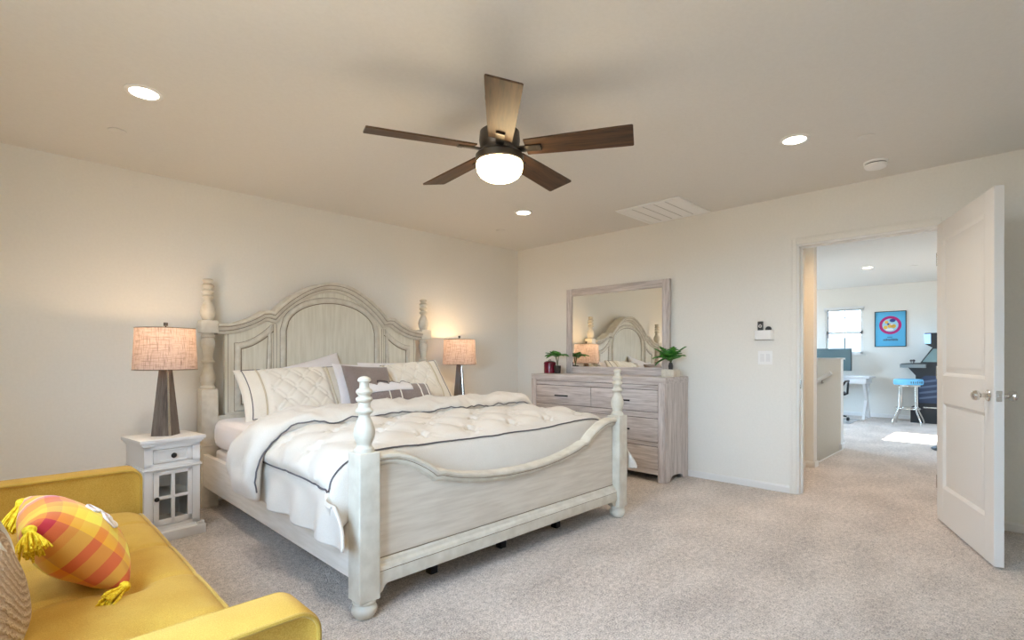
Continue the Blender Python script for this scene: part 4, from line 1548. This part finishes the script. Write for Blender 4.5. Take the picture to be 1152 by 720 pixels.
t = thing('air_vent', 'square white louvred air return grille on the ceiling above the dresser', 'vent', (-0.345, -2.165, H))
b = BM()
for q in ((-0.305, 0.305, -0.305, -0.265), (-0.305, 0.305, 0.265, 0.305), (-0.305, -0.265, -0.265, 0.265), (0.265, 0.305, -0.265, 0.265)):
    box(b, q[0], q[1], q[2], q[3], -0.012, 0, 0.003)
obj('vent_frame', b, M['plastic'], t)
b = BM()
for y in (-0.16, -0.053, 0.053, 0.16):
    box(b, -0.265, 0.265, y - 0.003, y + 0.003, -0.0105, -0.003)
obj_islands('vent_bar', b, simple('bar_gap_shade', (0.55, 0.54, 0.52), 0.5), t)  # grey on the bars stands in for the shadow gaps beside them
b = BM(); box(b, -0.27, 0.27, -0.27, 0.27, -0.0025, 0); obj('vent_backing', b, M['ceil'], t)
for k in range(26):
    x = -0.255 + 0.51 * k / 25
    b = BM(); prism(b, [(x - 0.0095, -0.0035), (x - 0.0085, -0.0028), (x + 0.0095, -0.0085), (x + 0.0085, -0.0095)], 'xz', -0.265, 0.265)
    obj('louvre', b, M['plastic'], t, smooth=0)

# ------------------------------------------------------------------ wall fittings by the door
t = thing('remote_holder', 'white wall pocket holding remotes on the wall beside the doorway', 'remote holder', (0, -2.92, 1.262))
b = BM()
hw = 0.073
rows = []
prof = [(0, -hw), (-0.03, -hw), (-0.042, -hw + 0.012), (-0.042, hw - 0.012), (-0.03, hw), (0, hw)]
prism(b, prof, 'xy', 0.0, 0.004)
for (a, c_) in zip(prof, prof[1:]):
    d = (Vector(c_) - Vector(a)).normalized(); n_ = Vector((-d.y, d.x)) * 0.003
    n_ = -n_ if n_.dot(Vector((-0.02, 0)) - Vector(a)) < 0 else n_
    zs = [0.085 if abs(p[1]) > 0.04 else 0.085 for p in (a, c_)]
    v = [b.verts.new((a[0], a[1], 0)), b.verts.new((c_[0], c_[1], 0)), b.verts.new((c_[0], c_[1], 0.082)), b.verts.new((a[0], a[1], 0.082)),
         b.verts.new((a[0] + n_.x, a[1] + n_.y, 0)), b.verts.new((c_[0] + n_.x, c_[1] + n_.y, 0)), b.verts.new((c_[0] + n_.x, c_[1] + n_.y, 0.082)), b.verts.new((a[0] + n_.x, a[1] + n_.y, 0.082))]
    for q in ((0, 1, 2, 3), (7, 6, 5, 4), (3, 2, 6, 7), (0, 3, 7, 4), (1, 5, 6, 2)):
        b.faces.new([v[i] for i in q])
obj('pocket', b, M['plastic'], t, smooth=30)
t = thing('remote_control', 'black fan remote with white round dial standing in the wall pocket', 'remote', (-0.021, -2.893, 1.268))
b = BM(); box(b, -0.008, 0.008, -0.021, 0.021, 0, 0.152, 0.004); obj('remote_body', b, M['black'], t)
b = BM(); lathe(b, [(0.014, -0.008), (0.014, -0.0095), (0.008, -0.0095), (0.008, -0.008)], 0, 0.112, 20, 0, 'x', 0); obj('dial', b, M['plastic'], t)
t = thing('remote_control', 'small black rounded remote lower in the wall pocket', 'remote', (-0.021, -2.957, 1.268))
b = BM(); lathe(b, [(0.022, -0.009), (0.024, -0.004), (0.024, 0.004), (0.022, 0.009)], 0, 0.084, 20, 0, 'x', 0); box(b, -0.007, 0.007, -0.018, 0.018, 0.0, 0.08, 0.003); obj('remote_body', b, M['black'], t)
t = thing('light_switch', 'white double rocker light switch plate left of the doorway', 'light switch', (0, -2.925, 1.112))
b = BM(); box(b, -0.006, 0, -0.058, 0.058, -0.058, 0.058, 0.003); obj('switch_plate', b, M['plastic'], t)
for y in (-0.023, 0.023):
    b = BM(); prism(b, [(-0.006, -0.033), (-0.010, -0.033), (-0.0075, 0.0), (-0.0075, 0.033), (-0.006, 0.033)], 'xz', y - 0.016, y + 0.016); obj('rocker', b, M['white'], t, smooth=0)


# ------------------------------------------------------------------ yellow sofa
SX0, SX1, SA0, SA1 = -5.05, -4.12, -3.425, -1.445
t = thing('sofa', 'mustard yellow upholstered sofa with button tufted seat at lower left', 'sofa', ((SX0 + SX1) / 2, (SA0 + SA1) / 2, 0))
OX, OY = (SX0 + SX1) / 2, (SA0 + SA1) / 2
b = BM(); box(b, SX0 + 0.06 - OX, SX1 - 0.03 - OX, SA0 + 0.10 - OY, SA1 - 0.10 - OY, 0.15, 0.29, 0.012); obj('seat_frame', b, M['yellow'], t)
# seat cushion with tufts
nx, ny = 60, 160
x0, x1, y0, y1 = SX0 + 0.18 - OX, SX1 - 0.01 - OX, SA0 + 0.125 - OY, SA1 - 0.125 - OY
tufts = []
for iy in range(5):
    for xx in (-4.31, -4.62):
        tufts.append((xx - OX, -1.82 - 0.352 * iy - OY))
def seat_z(x, y):
    ex = min(x - x0, x1 - x); ey = min(y - y0, y1 - y)
    z = 0.432 - 0.030 * math.exp(-max(0, ex) / 0.03) - 0.012 * math.exp(-max(0, ey) / 0.03)
    dd = 0.0
    for tx, ty in tufts:
        r = math.hypot(x - tx, (y - ty))
        dd = max(dd, 0.046 * math.exp(-(r / 0.045) ** 2) + 0.010 * math.exp(-(r / 0.11) ** 2))
        # pull creases running across the seat
        dd = max(dd, 0.020 * math.exp(-((y - ty) / 0.020) ** 2) * math.exp(-((x - tx) / 0.16) ** 2))
    return z - dd + 0.004 * noise.noise(Vector((x * 4, y * 4, 0)))
b = BM()
top = []
for i in range(nx + 1):
    x = x0 + (x1 - x0) * i / nx
    top.append([(x, y0 + (y1 - y0) * j / ny, seat_z(x, y0 + (y1 - y0) * j / ny)) for j in range(ny + 1)])
V = grid(b, top)
ring = [V[i][0] for i in range(nx + 1)] + [V[nx][j] for j in range(1, ny + 1)] + [V[i][ny] for i in range(nx - 1, -1, -1)] + [V[0][j] for j in range(ny - 1, 0, -1)]
prev = ring
for k, (zz, o_) in enumerate(((0.37, 0.006), (0.31, 0.004), (0.285, -0.01))):
    cur = []
    for v in ring:
        cx_ = o_ if v.co.x > x1 - 1e-4 else (-o_ if v.co.x < x0 + 1e-4 else 0)
        cy_ = 0
        cur.append(b.verts.new((v.co.x + cx_, v.co.y + cy_, zz)))
    n = len(ring)
    for q in range(n):
        b.faces.new((prev[q], prev[(q + 1) % n], cur[(q + 1) % n], cur[q]))
    prev = cur
seat = obj('seat_cushion', b, M['yellow'], t, smooth=70)
b = BM(); tube(b, [(x1 + 0.002, y0 + (y1 - y0) * j / 60, seat_z(x1, y0 + (y1 - y0) * j / 60) + 0.003) for j in range(61)], 0.006, 8); obj('piping', b, M['yellow_pipe'], seat)
for tx, ty in tufts:
    b = BM(); z = seat_z(tx, ty); lathe(b, [(0.010, z + 0.001), (0.008, z + 0.004), (0.001, z + 0.005)], tx, ty, 12); obj('tuft_button', b, M['yellow_pipe'], seat)


def rounded_rect(x0, x1, z0, z1, r, n=7):
    pts = []
    for cx, cz, a0 in ((x1 - r, z0 + r, -90), (x1 - r, z1 - r, 0), (x0 + r, z1 - r, 90), (x0 + r, z0 + r, 180)):
        for k in range(n + 1):
            a = R(a0 + 90 * k / n)
            pts.append((cx + r * math.cos(a), cz + r * math.sin(a)))
    return pts


AZ = 0.605
for ya, yb in ((SA1 - 0.125, SA1), (SA0, SA0 + 0.125)):
    ax0, ax1 = SX0 + 0.05 - OX, SX1 + 0.005 - OX
    pr = rounded_rect(ax0, ax1, 0.15, AZ, 0.05)
    b = BM()
    layers = [(ya - OY + 0.012, -0.012), (ya - OY + 0.003, -0.004), (ya - OY, 0.0)] if False else None
    rings = []
    for yy, ins in ((ya + 0.010, 0.020), (ya + 0.002, 0.010), (ya, 0.002), (ya + 0.006, 0.0), (yb - 0.006, 0.0), (yb, 0.002), (yb - 0.002, 0.010), (yb - 0.010, 0.020)):
        pp = rounded_rect(ax0 + ins, ax1 - ins, 0.15 + ins, AZ - ins, max(0.012, 0.05 - ins * 0.6))
        rings.append([b.verts.new((p[0], yy - OY, p[1])) for p in pp])
    n = len(rings[0])
    for A, B in zip(rings, rings[1:]):
        for k in range(n):
            b.faces.new((A[k], A[(k + 1) % n], B[(k + 1) % n], B[k]))
    b.faces.new(rings[0]); b.faces.new(rings[-1])
    arm = obj('armrest', b, M['yellow'], t, smooth=45)
    for yy in (ya, yb):
        b = BM(); pp = rounded_rect(ax0 + 0.006, ax1 - 0.006, 0.156, AZ - 0.006, 0.046)
        tube(b, [(p[0], yy - OY, p[1]) for p in pp], 0.0055, 8, True); obj('piping', b, M['yellow_pipe'], arm)
# back
b = BM()
pr = [(SX0 - OX, 0.15), (SX0 + 0.20 - OX, 0.30), (SX0 + 0.215 - OX, 0.43), (SX0 + 0.14 - OX, 0.78), (SX0 + 0.11 - OX, 0.82), (SX0 + 0.03 - OX, 0.82), (SX0 - OX, 0.78)]
prism(b, pr, 'xz', SA0 + 0.13 - OY, SA1 - 0.13 - OY)
bmesh.ops.bevel(b, geom=list(b.edges), offset=0.02, segments=3, affect='EDGES')
obj('backrest', b, M['yellow'], t, smooth=45)
for x in (SX0 + 0.12 - OX, SX1 - 0.08 - OX):
    for y in (SA0 + 0.10 - OY, SA1 - 0.10 - OY):
        b = BM(); lathe(b, [(0.014, 0), (0.024, 0.155)], x, y, 14); obj('leg', b, M['blade'], t)


# plaid cushion with tassels
def plaid():
    m, n, b, l = new_mat('plaid_cotton')
    tc = n.nodes.new('ShaderNodeTexCoord')
    sp = n.nodes.new('ShaderNodeSeparateXYZ'); l.new(tc.outputs['Object'], sp.inputs[0])
    def stripes(src, stops, sg=-1):
        mr = n.nodes.new('ShaderNodeMapRange'); mr.inputs['From Min'].default_value = 0.165 * sg; mr.inputs['From Max'].default_value = -0.165 * sg
        l.new(src, mr.inputs['Value'])
        return ramp(n, l, mr.outputs[0], stops, 'CONSTANT')
    Y = (0.86, 0.58, 0.03); O = (0.80, 0.26, 0.02); Rr = (0.55, 0.03, 0.05); P = (0.75, 0.25, 0.30); Wt = (0.85, 0.75, 0.62); Ye = (0.88, 0.74, 0.05)
    A = stripes(sp.outputs['X'], [(0.0, O), (0.10, Ye), (0.20, O), (0.31, Y), (0.43, O), (0.52, Ye), (0.66, Y), (0.74, O), (0.84, Rr), (0.92, O)])
    B = stripes(sp.outputs['Y'], [(0.0, Rr), (0.09, O), (0.20, Ye), (0.34, Y), (0.47, O), (0.60, O), (0.68, P), (0.74, Wt), (0.77, Y), (0.86, P), (0.90, Wt), (0.93, Ye)], 1)
    mx = n.nodes.new('ShaderNodeMix'); mx.data_type = 'RGBA'; mx.inputs['Factor'].default_value = 0.55
    l.new(A.outputs['Color'], mx.inputs['A']); l.new(B.outputs['Color'], mx.inputs['B'])
    l.new(mx.outputs['Result'], b.inputs['Base Color'])
    b.inputs['Roughness'].default_value = 0.85
    b.inputs['Sheen Weight'].default_value = 0.2
    t1 = tex(n, l, 'ShaderNodeTexNoise', (1, 1, 1), Scale=300)
    bump(n, l, b, t1.outputs['Fac'], 0.2, 0.002)
    return m


M['plaid'] = plaid()
PA, PB = Vector((-4.534, -2.263, 0.682)), Vector((-4.534, -2.576, 0.668))
o = thing('throw_pillow', 'plaid pillow in orange, yellow and pink with yellow tassels on the sofa', 'pillow')
PW, PH, PT = 0.318, 0.318, 0.19
# local x runs up the slope, local y towards the near arm of the sofa
orient(o, (-4.426, -2.414, 0.561), (-0.688, -0.032, 0.725), (0.726, -0.029, 0.687))
obj('pillow_cover', pillow_bm(PW, PH, PT, 30, 0.06, None, 0.40), M['plaid'], o, smooth=80)
b = BM()
def pz(x, y):
    u, v = x / (PW / 2), y / (PH / 2)
    e = max(0.0, (1 - u * u) * (1 - v * v))
    return PT / 2 * e ** 0.40 + 0.05 * PT * noise.noise(Vector((u * 2.2 + PW, v * 2.2 + PH, 3.3))) * e ** 0.3
def loop(cx, cy, rx, ry):
    return [(cx + rx * math.cos(2 * PI * k / 20), cy + ry * math.sin(2 * PI * k / 20), pz(cx + rx * math.cos(2 * PI * k / 20), cy + ry * math.sin(2 * PI * k / 20)) + 0.002) for k in range(20)]
for cx, cy, rx, ry in ((0.036, 0.0, 0.016, 0.036), (0.0, 0.0, 0.013, 0.04), (-0.036, 0.0, 0.016, 0.036), (0.016, -0.04, 0.024, 0.010), (-0.016, 0.04, 0.024, 0.010)):
    tube(b, loop(cx, cy, rx, ry), 0.0035, 6, True)
obj('embroidery', b, M['sheet'], o)


def tassel(parent, base, direction, length=0.085, spread=0.032, seed=0):
    rnd = random.Random(seed)
    d = Vector(direction).normalized()
    a = d.orthogonal().normalized(); c_ = d.cross(a)
    b = BM()
    base = Vector(base)
    knot = []
    tube(b, [base + d * (0.030 * k / 6) for k in range(7)], [0.006, 0.013, 0.016, 0.016, 0.014, 0.012, 0.012], 10)
    for k in range(54):
        th = rnd.random() * 2 * PI; rr = math.sqrt(rnd.random())
        e = a * math.cos(th) * rr + c_ * math.sin(th) * rr
        ln = length * (0.85 + 0.25 * rnd.random())
        p0 = base + d * 0.022 + e * 0.009
        p1 = base + d * (0.022 + 0.35 * ln) + e * spread * 0.65
        p2 = base + d * (0.02 + ln) + e * spread * (1 + 0.2 * rnd.random())
        tube(b, [p0, p1, (p1 + p2) / 2 + e * 0.002, p2], 0.0029, 5)
    return obj('tassel', b, M['tassel'], parent, smooth=60)


bpy.context.view_layer.update()
inv = o.matrix_world.inverted()
def to_loc(v): return inv @ Vector(v)
def dir_loc(v): return inv.to_3x3() @ Vector(v)
# corners in local coordinates: +x is up the slope; +/-y along the sofa
ya_ = 1 if to_loc(PA).y > 0 else -1
tassel(o, (PW / 2 * 0.98, ya_ * PH / 2 * 0.98, 0.0), dir_loc((-0.35, -0.3, -0.75)), 0.075, 0.024, 1)
tassel(o, (PW / 2 * 0.98, -ya_ * PH / 2 * 0.98, 0.0), dir_loc((0.06, -0.55, -0.55)), 0.062, 0.036, 2)
tassel(o, (-PW / 2 * 0.98, -ya_ * PH / 2 * 0.98, 0.0), dir_loc((-0.55, -0.75, -0.06)), 0.085, 0.022, 3)


# woven jute pillow
def jute():
    m, n, b, l = new_mat('woven_jute')
    w = tex(n, l, 'ShaderNodeTexWave', (1, 1, 1), wave_type='RINGS', rings_direction='Z', Scale=19, Distortion=3.0, Detail=3)
    w.inputs['Detail Scale'].default_value = 6
    f = tex(n, l, 'ShaderNodeTexNoise', (1, 1, 1), Scale=160, Detail=3)
    mx = n.nodes.new('ShaderNodeMath'); mx.operation = 'MULTIPLY'
    l.new(w.outputs['Fac'], mx.inputs[0]); l.new(f.outputs['Fac'], mx.inputs[1])
    r = ramp(n, l, mx.outputs[0], [(0.0, (0.40, 0.27, 0.17)), (0.3, (0.52, 0.37, 0.24)), (0.6, (0.64, 0.48, 0.33))])
    l.new(r.outputs['Color'], b.inputs['Base Color'])
    b.inputs['Roughness'].default_value = 0.9
    bump(n, l, b, mx.outputs[0], 0.9, 0.012)
    return m


M['jute'] = jute()
o = thing('throw_pillow', 'tan woven jute pillow leaning on the sofa back at the left edge', 'pillow')
orient(o, (-4.655, -2.80, 0.615), (0, 1, 0), (0.93, -0.10, 0.36))
obj('pillow_cover', pillow_bm(0.40, 0.40, 0.20, 28, 0.06, None, 0.42), M['jute'], o, smooth=80)
b = BM()
tube(b, [(0.05 * math.cos(2 * PI * k / 24) + 0.02, 0.05 * math.sin(2 * PI * k / 24) + 0.06, 0.094) for k in range(24)], 0.006, 6, True)
obj('braid', b, M['palewood'], o)

# ------------------------------------------------------------------ loft furniture
t = thing('desk', 'white writing desk with crossed legs under the far window', 'desk', (6.5, -1.95, 0))
b = BM(); box(b, -0.27, 0.27, -0.62, 0.62, 0.735, 0.765, 0.004); obj('desk_top', b, M['white'], t)
b = BM(); box(b, -0.24, 0.24, -0.57, 0.57, 0.63, 0.735, 0.003); obj('apron', b, M['white'], t)
for y0, y1 in ((-0.55, -0.30), (-0.28, 0.0), (0.02, 0.54)):
    b = BM(); box(b, -0.248, -0.24, y0, y1, 0.645, 0.72, 0.002); dr = obj('drawer', b, M['white'], t)
    b = BM(); box(b, -0.258, -0.248, (y0 + y1) / 2 - 0.045, (y0 + y1) / 2 + 0.045, 0.672, 0.69, 0.003); obj('drawer_pull', b, M['white'], dr)
for s in (-1, 1):
    for fl_ in (-1, 1):
        b = BM()
        pr = [(-0.22 * fl_ - 0.035, 0.0), (-0.22 * fl_ + 0.035, 0.0), (0.20 * fl_ + 0.035, 0.63), (0.20 * fl_ - 0.035, 0.63)]
        prism(b, pr, 'xz', s * 0.53 - 0.02 + 0.004 * fl_, s * 0.53 + 0.02 + 0.004 * fl_)
        obj('leg', b, M['white'], t, smooth=0)
t = thing('monitor', 'large grey computer monitor on the white desk in front of the window', 'monitor', (6.56, -1.90, 0.765))
b = BM(); box(b, -0.018, 0.02, -0.345, 0.345, 0.09, 0.505, 0.006); obj('monitor_case', b, M['black'], t)
b = BM(); box(b, -0.0195, -0.017, -0.335, 0.335, 0.10, 0.497); obj('screen', b, simple('switched_off_screen', (0.10, 0.15, 0.16), 0.25), t)
b = BM(); box(b, 0.02, 0.035, -0.03, 0.03, 0.0, 0.3, 0.003); box(b, -0.06, 0.10, -0.12, 0.12, 0, 0.012, 0.004); obj('monitor_stand', b, M['black'], t)

t = thing('office_chair', 'black office chair partly hidden behind the stairwell half wall', 'chair', (5.85, -2.02, 0))
b = BM(); box(b, -0.23, 0.23, -0.24, 0.24, 0.43, 0.50, 0.03, 3); obj('seat', b, M['black'], t, smooth=50)
b = BM(); box(b, -0.26, -0.22, -0.22, 0.22, 0.52, 0.95, 0.02, 3); obj('backrest', b, M['black'], t, smooth=50)
b = BM(); lathe(b, [(0.03, 0.08), (0.03, 0.43)], 0, 0, 14); obj('gas_lift', b, M['blackmetal'], t)
for s in (-1, 1):
    b = BM(); tube(b, [(0.05, s * 0.24, 0.45), (0.05, s * 0.29, 0.47), (0.06, s * 0.30, 0.66), (0.10, s * 0.30, 0.69), (-0.14, s * 0.30, 0.69), (-0.20, s * 0.27, 0.62)], 0.018, 8); obj('armrest', b, M['black'], t, smooth=60)
for k in range(5):
    a = R(-90 + 72 * k)
    b = BM(); tube(b, [(0, 0, 0.10), (0.16 * math.cos(a), 0.16 * math.sin(a), 0.095), (0.29 * math.cos(a), 0.29 * math.sin(a), 0.075)], [0.022, 0.018, 0.014], 8); lg = obj('leg', b, M['blackmetal'], t)
    b = BM(); lathe(b, [(0.030, -0.018), (0.032, -0.010), (0.032, 0.010), (0.030, 0.018)], 0.31 * math.cos(a), 0.032, 16, 0, 'y', 0.31 * math.sin(a)); obj('caster', b, M['black'], lg)
b = BM(); prism(b, rounded_rect(5.35, 6.2, -2.45, -1.2, 0.06), 'xy', 0.002, 0.006)
o = obj('chair_mat', b, simple('clear_mat', (0.45, 0.46, 0.47), 0.15), None, smooth=0)
tag(o, 'clear grey plastic chair mat on the carpet beneath the office chair', 'chair mat')

# wall poster: plain sky-blue print with a ring emblem and a line of text
t = thing('framed_poster', 'blue framed poster with a magenta ring emblem on the far wall', 'poster', (LOFT_X - 0.002, -2.776, 1.623))
pw, ph = 0.235, 0.325
b = BM()
for q in ((-pw, -pw + 0.012, -ph, ph), (pw - 0.012, pw, -ph, ph), (-pw, pw, -ph, -ph + 0.012), (-pw, pw, ph - 0.012, ph)):
    box(b, -0.022, 0, q[0], q[1], q[2], q[3], 0.002)
obj('poster_frame', b, M['darkpot'], t)
b = BM(); box(b, -0.012, -0.004, -pw + 0.01, pw - 0.01, -ph + 0.01, ph - 0.01); obj('print', b, simple('sky_blue_print', (0.10, 0.45, 0.72), 0.5), t)
def disc(b, cy, cz, ry, rz_, x, n=36):
    vs = [b.verts.new((x, cy + ry * math.cos(2 * PI * k / n), cz + rz_ * math.sin(2 * PI * k / n))) for k in range(n)]
    vs2 = [b.verts.new((x + 0.001, v.co.y, v.co.z)) for v in vs]
    b.faces.new(vs); b.faces.new(vs2)
    for k in range(n): b.faces.new((vs[k], vs[(k + 1) % n], vs2[(k + 1) % n], vs2[k]))
b = BM(); tube(b, [(-0.0125, 0.142 * math.cos(2 * PI * k / 40), 0.07 + 0.142 * math.sin(2 * PI * k / 40)) for k in range(40)], 0.024, 6, True)
bmesh.ops.scale(b, vec=(0.08, 1, 1), verts=b.verts, space=Matrix.Translation((0.0125, 0, 0))); obj('ring', b, simple('magenta_ink', (0.45, 0.01, 0.16), 0.5), t)
b = BM(); disc(b, 0.0, 0.07, 0.122, 0.122, -0.0128); obj('ring_centre', b, simple('pale_blue_ink', (0.35, 0.62, 0.75), 0.5), t)
b = BM()
for cy, cz, r_ in ((0.055, 0.125, 0.028), (0.07, 0.03, 0.032), (-0.05, 0.05, 0.036), (0.0, 0.06, 0.04)):
    disc(b, cy, cz, r_, r_, -0.0142, 20)
obj('emblem_shapes', b, simple('orange_ink', (0.85, 0.50, 0.08), 0.5), t)
b = BM(); disc(b, -0.035, 0.155, 0.045, 0.03, -0.0144, 20); disc(b, 0.03, 0.09, 0.018, 0.018, -0.0146, 16)
obj('emblem_shapes', b, simple('navy_ink', (0.03, 0.05, 0.25), 0.5), t)
b = BM(); disc(b, 0.01, -0.01, 0.06, 0.022, -0.0148, 20); disc(b, -0.02, 0.085, 0.02, 0.016, -0.0148, 16)
obj('emblem_shapes', b, M['sheet'], t)
b = BM()
rr = random.Random(4)
y = 0.105
while y > -0.105:
    w = 0.010 + 0.006 * rr.random()
    h = 0.030 + 0.012 * rr.random()
    box(b, -0.0135, -0.012, y - w, y, -0.215, -0.215 + h)
    y -= w + 0.004
box(b, -0.0135, -0.012, -0.03, 0.045, -0.155, -0.143)
obj('lettering', b, simple('dark_blue_ink', (0.06, 0.12, 0.20), 0.5), t)

# bar stool
t = thing('bar_stool', 'round bar stool with light blue seat and chrome legs by the arcade machine', 'stool', (6.02, -3.145, 0))
b = BM(); lathe(b, [(0.17, 0.655), (0.195, 0.66), (0.20, 0.675), (0.20, 0.725), (0.19, 0.745), (0.15, 0.752), (0.001, 0.754)], 0, 0, 32); obj('seat', b, simple('light_blue_vinyl', (0.16, 0.50, 0.78), 0.4), t, smooth=50)
b = BM(); lathe(b, [(0.18, 0.632), (0.18, 0.656), (0.001, 0.656)], 0, 0, 28); obj('seat_pan', b, M['chrome'], t)
b = BM()
rr = random.Random(9)
for k in range(7):
    a = R(198 + 8.5 * k)
    x, y = 0.2008 * math.cos(a), 0.2008 * math.sin(a)
    h = 0.012 + 0.008 * rr.random()
    tube(b, [(x, y, 0.70 - h), (x, y, 0.70 + h)], 0.0055, 5)
obj('seat_lettering', b, M['taupe_dark'], t)
for k in range(4):
    a = R(45 + 90 * k)
    ca, sa = math.cos(a), math.sin(a)
    b = BM(); tube(b, [(0.145 * ca, 0.145 * sa, 0.64), (0.15 * ca, 0.15 * sa, 0.30), (0.17 * ca, 0.17 * sa, 0.23), (0.24 * ca, 0.24 * sa, 0.10), (0.26 * ca, 0.26 * sa, 0.05), (0.262 * ca, 0.262 * sa, 0.0)], 0.0125, 8); obj('leg', b, M['chrome'], t, smooth=60)
b = BM(); tube(b, [(0.172 * math.cos(2 * PI * k / 32), 0.172 * math.sin(2 * PI * k / 32), 0.265) for k in range(32)], 0.011, 8, True); obj('foot_ring', b, M['chrome'], t, smooth=60)

# arcade cabinet, side on, player side towards +y
ax0, ax1 = 6.38, 6.86
t = thing('arcade_cabinet', 'black arcade cabinet with lit blue marquee half hidden behind the door', 'arcade machine', ((ax0 + ax1) / 2, -3.6, 0))
def YZ(p): return [(a + 3.6, z) for a, z in p]
side = [(-3.13, 0.0), (-3.13, 0.26), (-3.20, 0.30), (-3.20, 0.80), (-3.10, 0.93), (-3.00, 0.95), (-3.00, 1.00), (-3.26, 1.015), (-3.42, 1.27), (-3.325, 1.33), (-3.31, 1.50), (-3.33, 1.515), (-3.82, 1.515), (-3.82, 0.0)]
hw = (ax1 - ax0) / 2
for s in (-1, 1):
    b = BM(); prism(b, YZ(side), 'yz', s * hw - (0.018 if s > 0 else 0), s * hw + (0.018 if s < 0 else 0)); obj('side_panel', b, M['black'], t, smooth=0)
b = BM(); inner = [(-3.15, 0.02), (-3.15, 0.25), (-3.22, 0.29), (-3.22, 0.80), (-3.13, 0.92), (-3.28, 0.99), (-3.44, 1.26), (-3.40, 1.34), (-3.40, 1.50), (-3.80, 1.50), (-3.80, 0.02)]
prism(b, YZ(inner), 'yz', -hw + 0.018, hw - 0.018); obj('cabinet_body', b, M['black'], t, smooth=0)
b = BM(); prism(b, YZ([(-3.325, 1.335), (-3.31, 1.50), (-3.40, 1.50), (-3.40, 1.335)]), 'yz', -hw - 0.004, hw + 0.004); obj('marquee', b, simple('lit_marquee', (0.3, 0.55, 0.8), 0.4, emit=(0.35, 0.65, 1.0), es=0.7), t, smooth=0)
b = BM(); box(b, -hw - 0.05, hw + 0.05, 0.26, 0.61, 0.93, 0.985, 0.006); box(b, -hw - 0.052, hw + 0.052, 0.258, 0.612, 0.983, 0.992, 0.003); dk = obj('control_deck', b, simple('grey_deck', (0.22, 0.24, 0.24), 0.35), t)
for x, y in ((-0.16, 0.47), (0.10, 0.47), (-0.02, 0.45)):
    b = BM(); lathe(b, [(0.006, 0.99), (0.006, 1.03), (0.018, 1.04), (0.02, 1.052), (0.014, 1.066), (0.001, 1.07)], x, y, 14); obj('joystick', b, M['taupe_dark'], dk)
b = BM(); prism(b, YZ([(-3.29, 1.03), (-3.43, 1.25), (-3.60, 1.25), (-3.60, 1.03)]), 'yz', -hw - 0.003, -hw + 0.001); obj('side_art', b, simple('grey_green_art', (0.16, 0.24, 0.24), 0.4), t, smooth=0)
b = BM(); prism(b, YZ([(-3.24, 0.34), (-3.24, 0.74), (-3.33, 0.80), (-3.74, 0.80), (-3.74, 0.34)]), 'yz', -hw - 0.003, -hw + 0.001); obj('side_art', b, simple('navy_art', (0.02, 0.035, 0.08), 0.4), t, smooth=0)
b = BM()
for q in range(4):
    prism(b, YZ([(-3.25, 0.40 + 0.09 * q), (-3.25, 0.43 + 0.09 * q), (-3.60, 0.50 + 0.09 * q), (-3.60, 0.46 + 0.09 * q)]), 'yz', -hw - 0.004, -hw + 0.001)
obj('art_stripes', b, simple('steel_blue_art', (0.09, 0.13, 0.20), 0.4), t, smooth=0)
b = BM(); box(b, -hw - 0.006, -hw + 0.001, -0.15, 0.30, 0.255, 0.275, 0.002); obj('edge_trim', b, M['chrome'], t)

# dark rounded object on the loft carpet beside the door
t = thing('floor_stand', 'low dark round floor stand on the carpet just left of the open door', 'stand', (3.42, -3.90, 0))
b = BM(); lathe(b, [(0.20, 0.0), (0.215, 0.012), (0.20, 0.03), (0.12, 0.055), (0.05, 0.07), (0.035, 0.08), (0.001, 0.081)], 0, 0, 32); obj('round_foot', b, M['blackmetal'], t)
b = BM(); lathe(b, [(0.03, 0.07), (0.03, 0.16), (0.001, 0.161)], 0, 0, 16); obj('stem', b, M['blackmetal'], t)
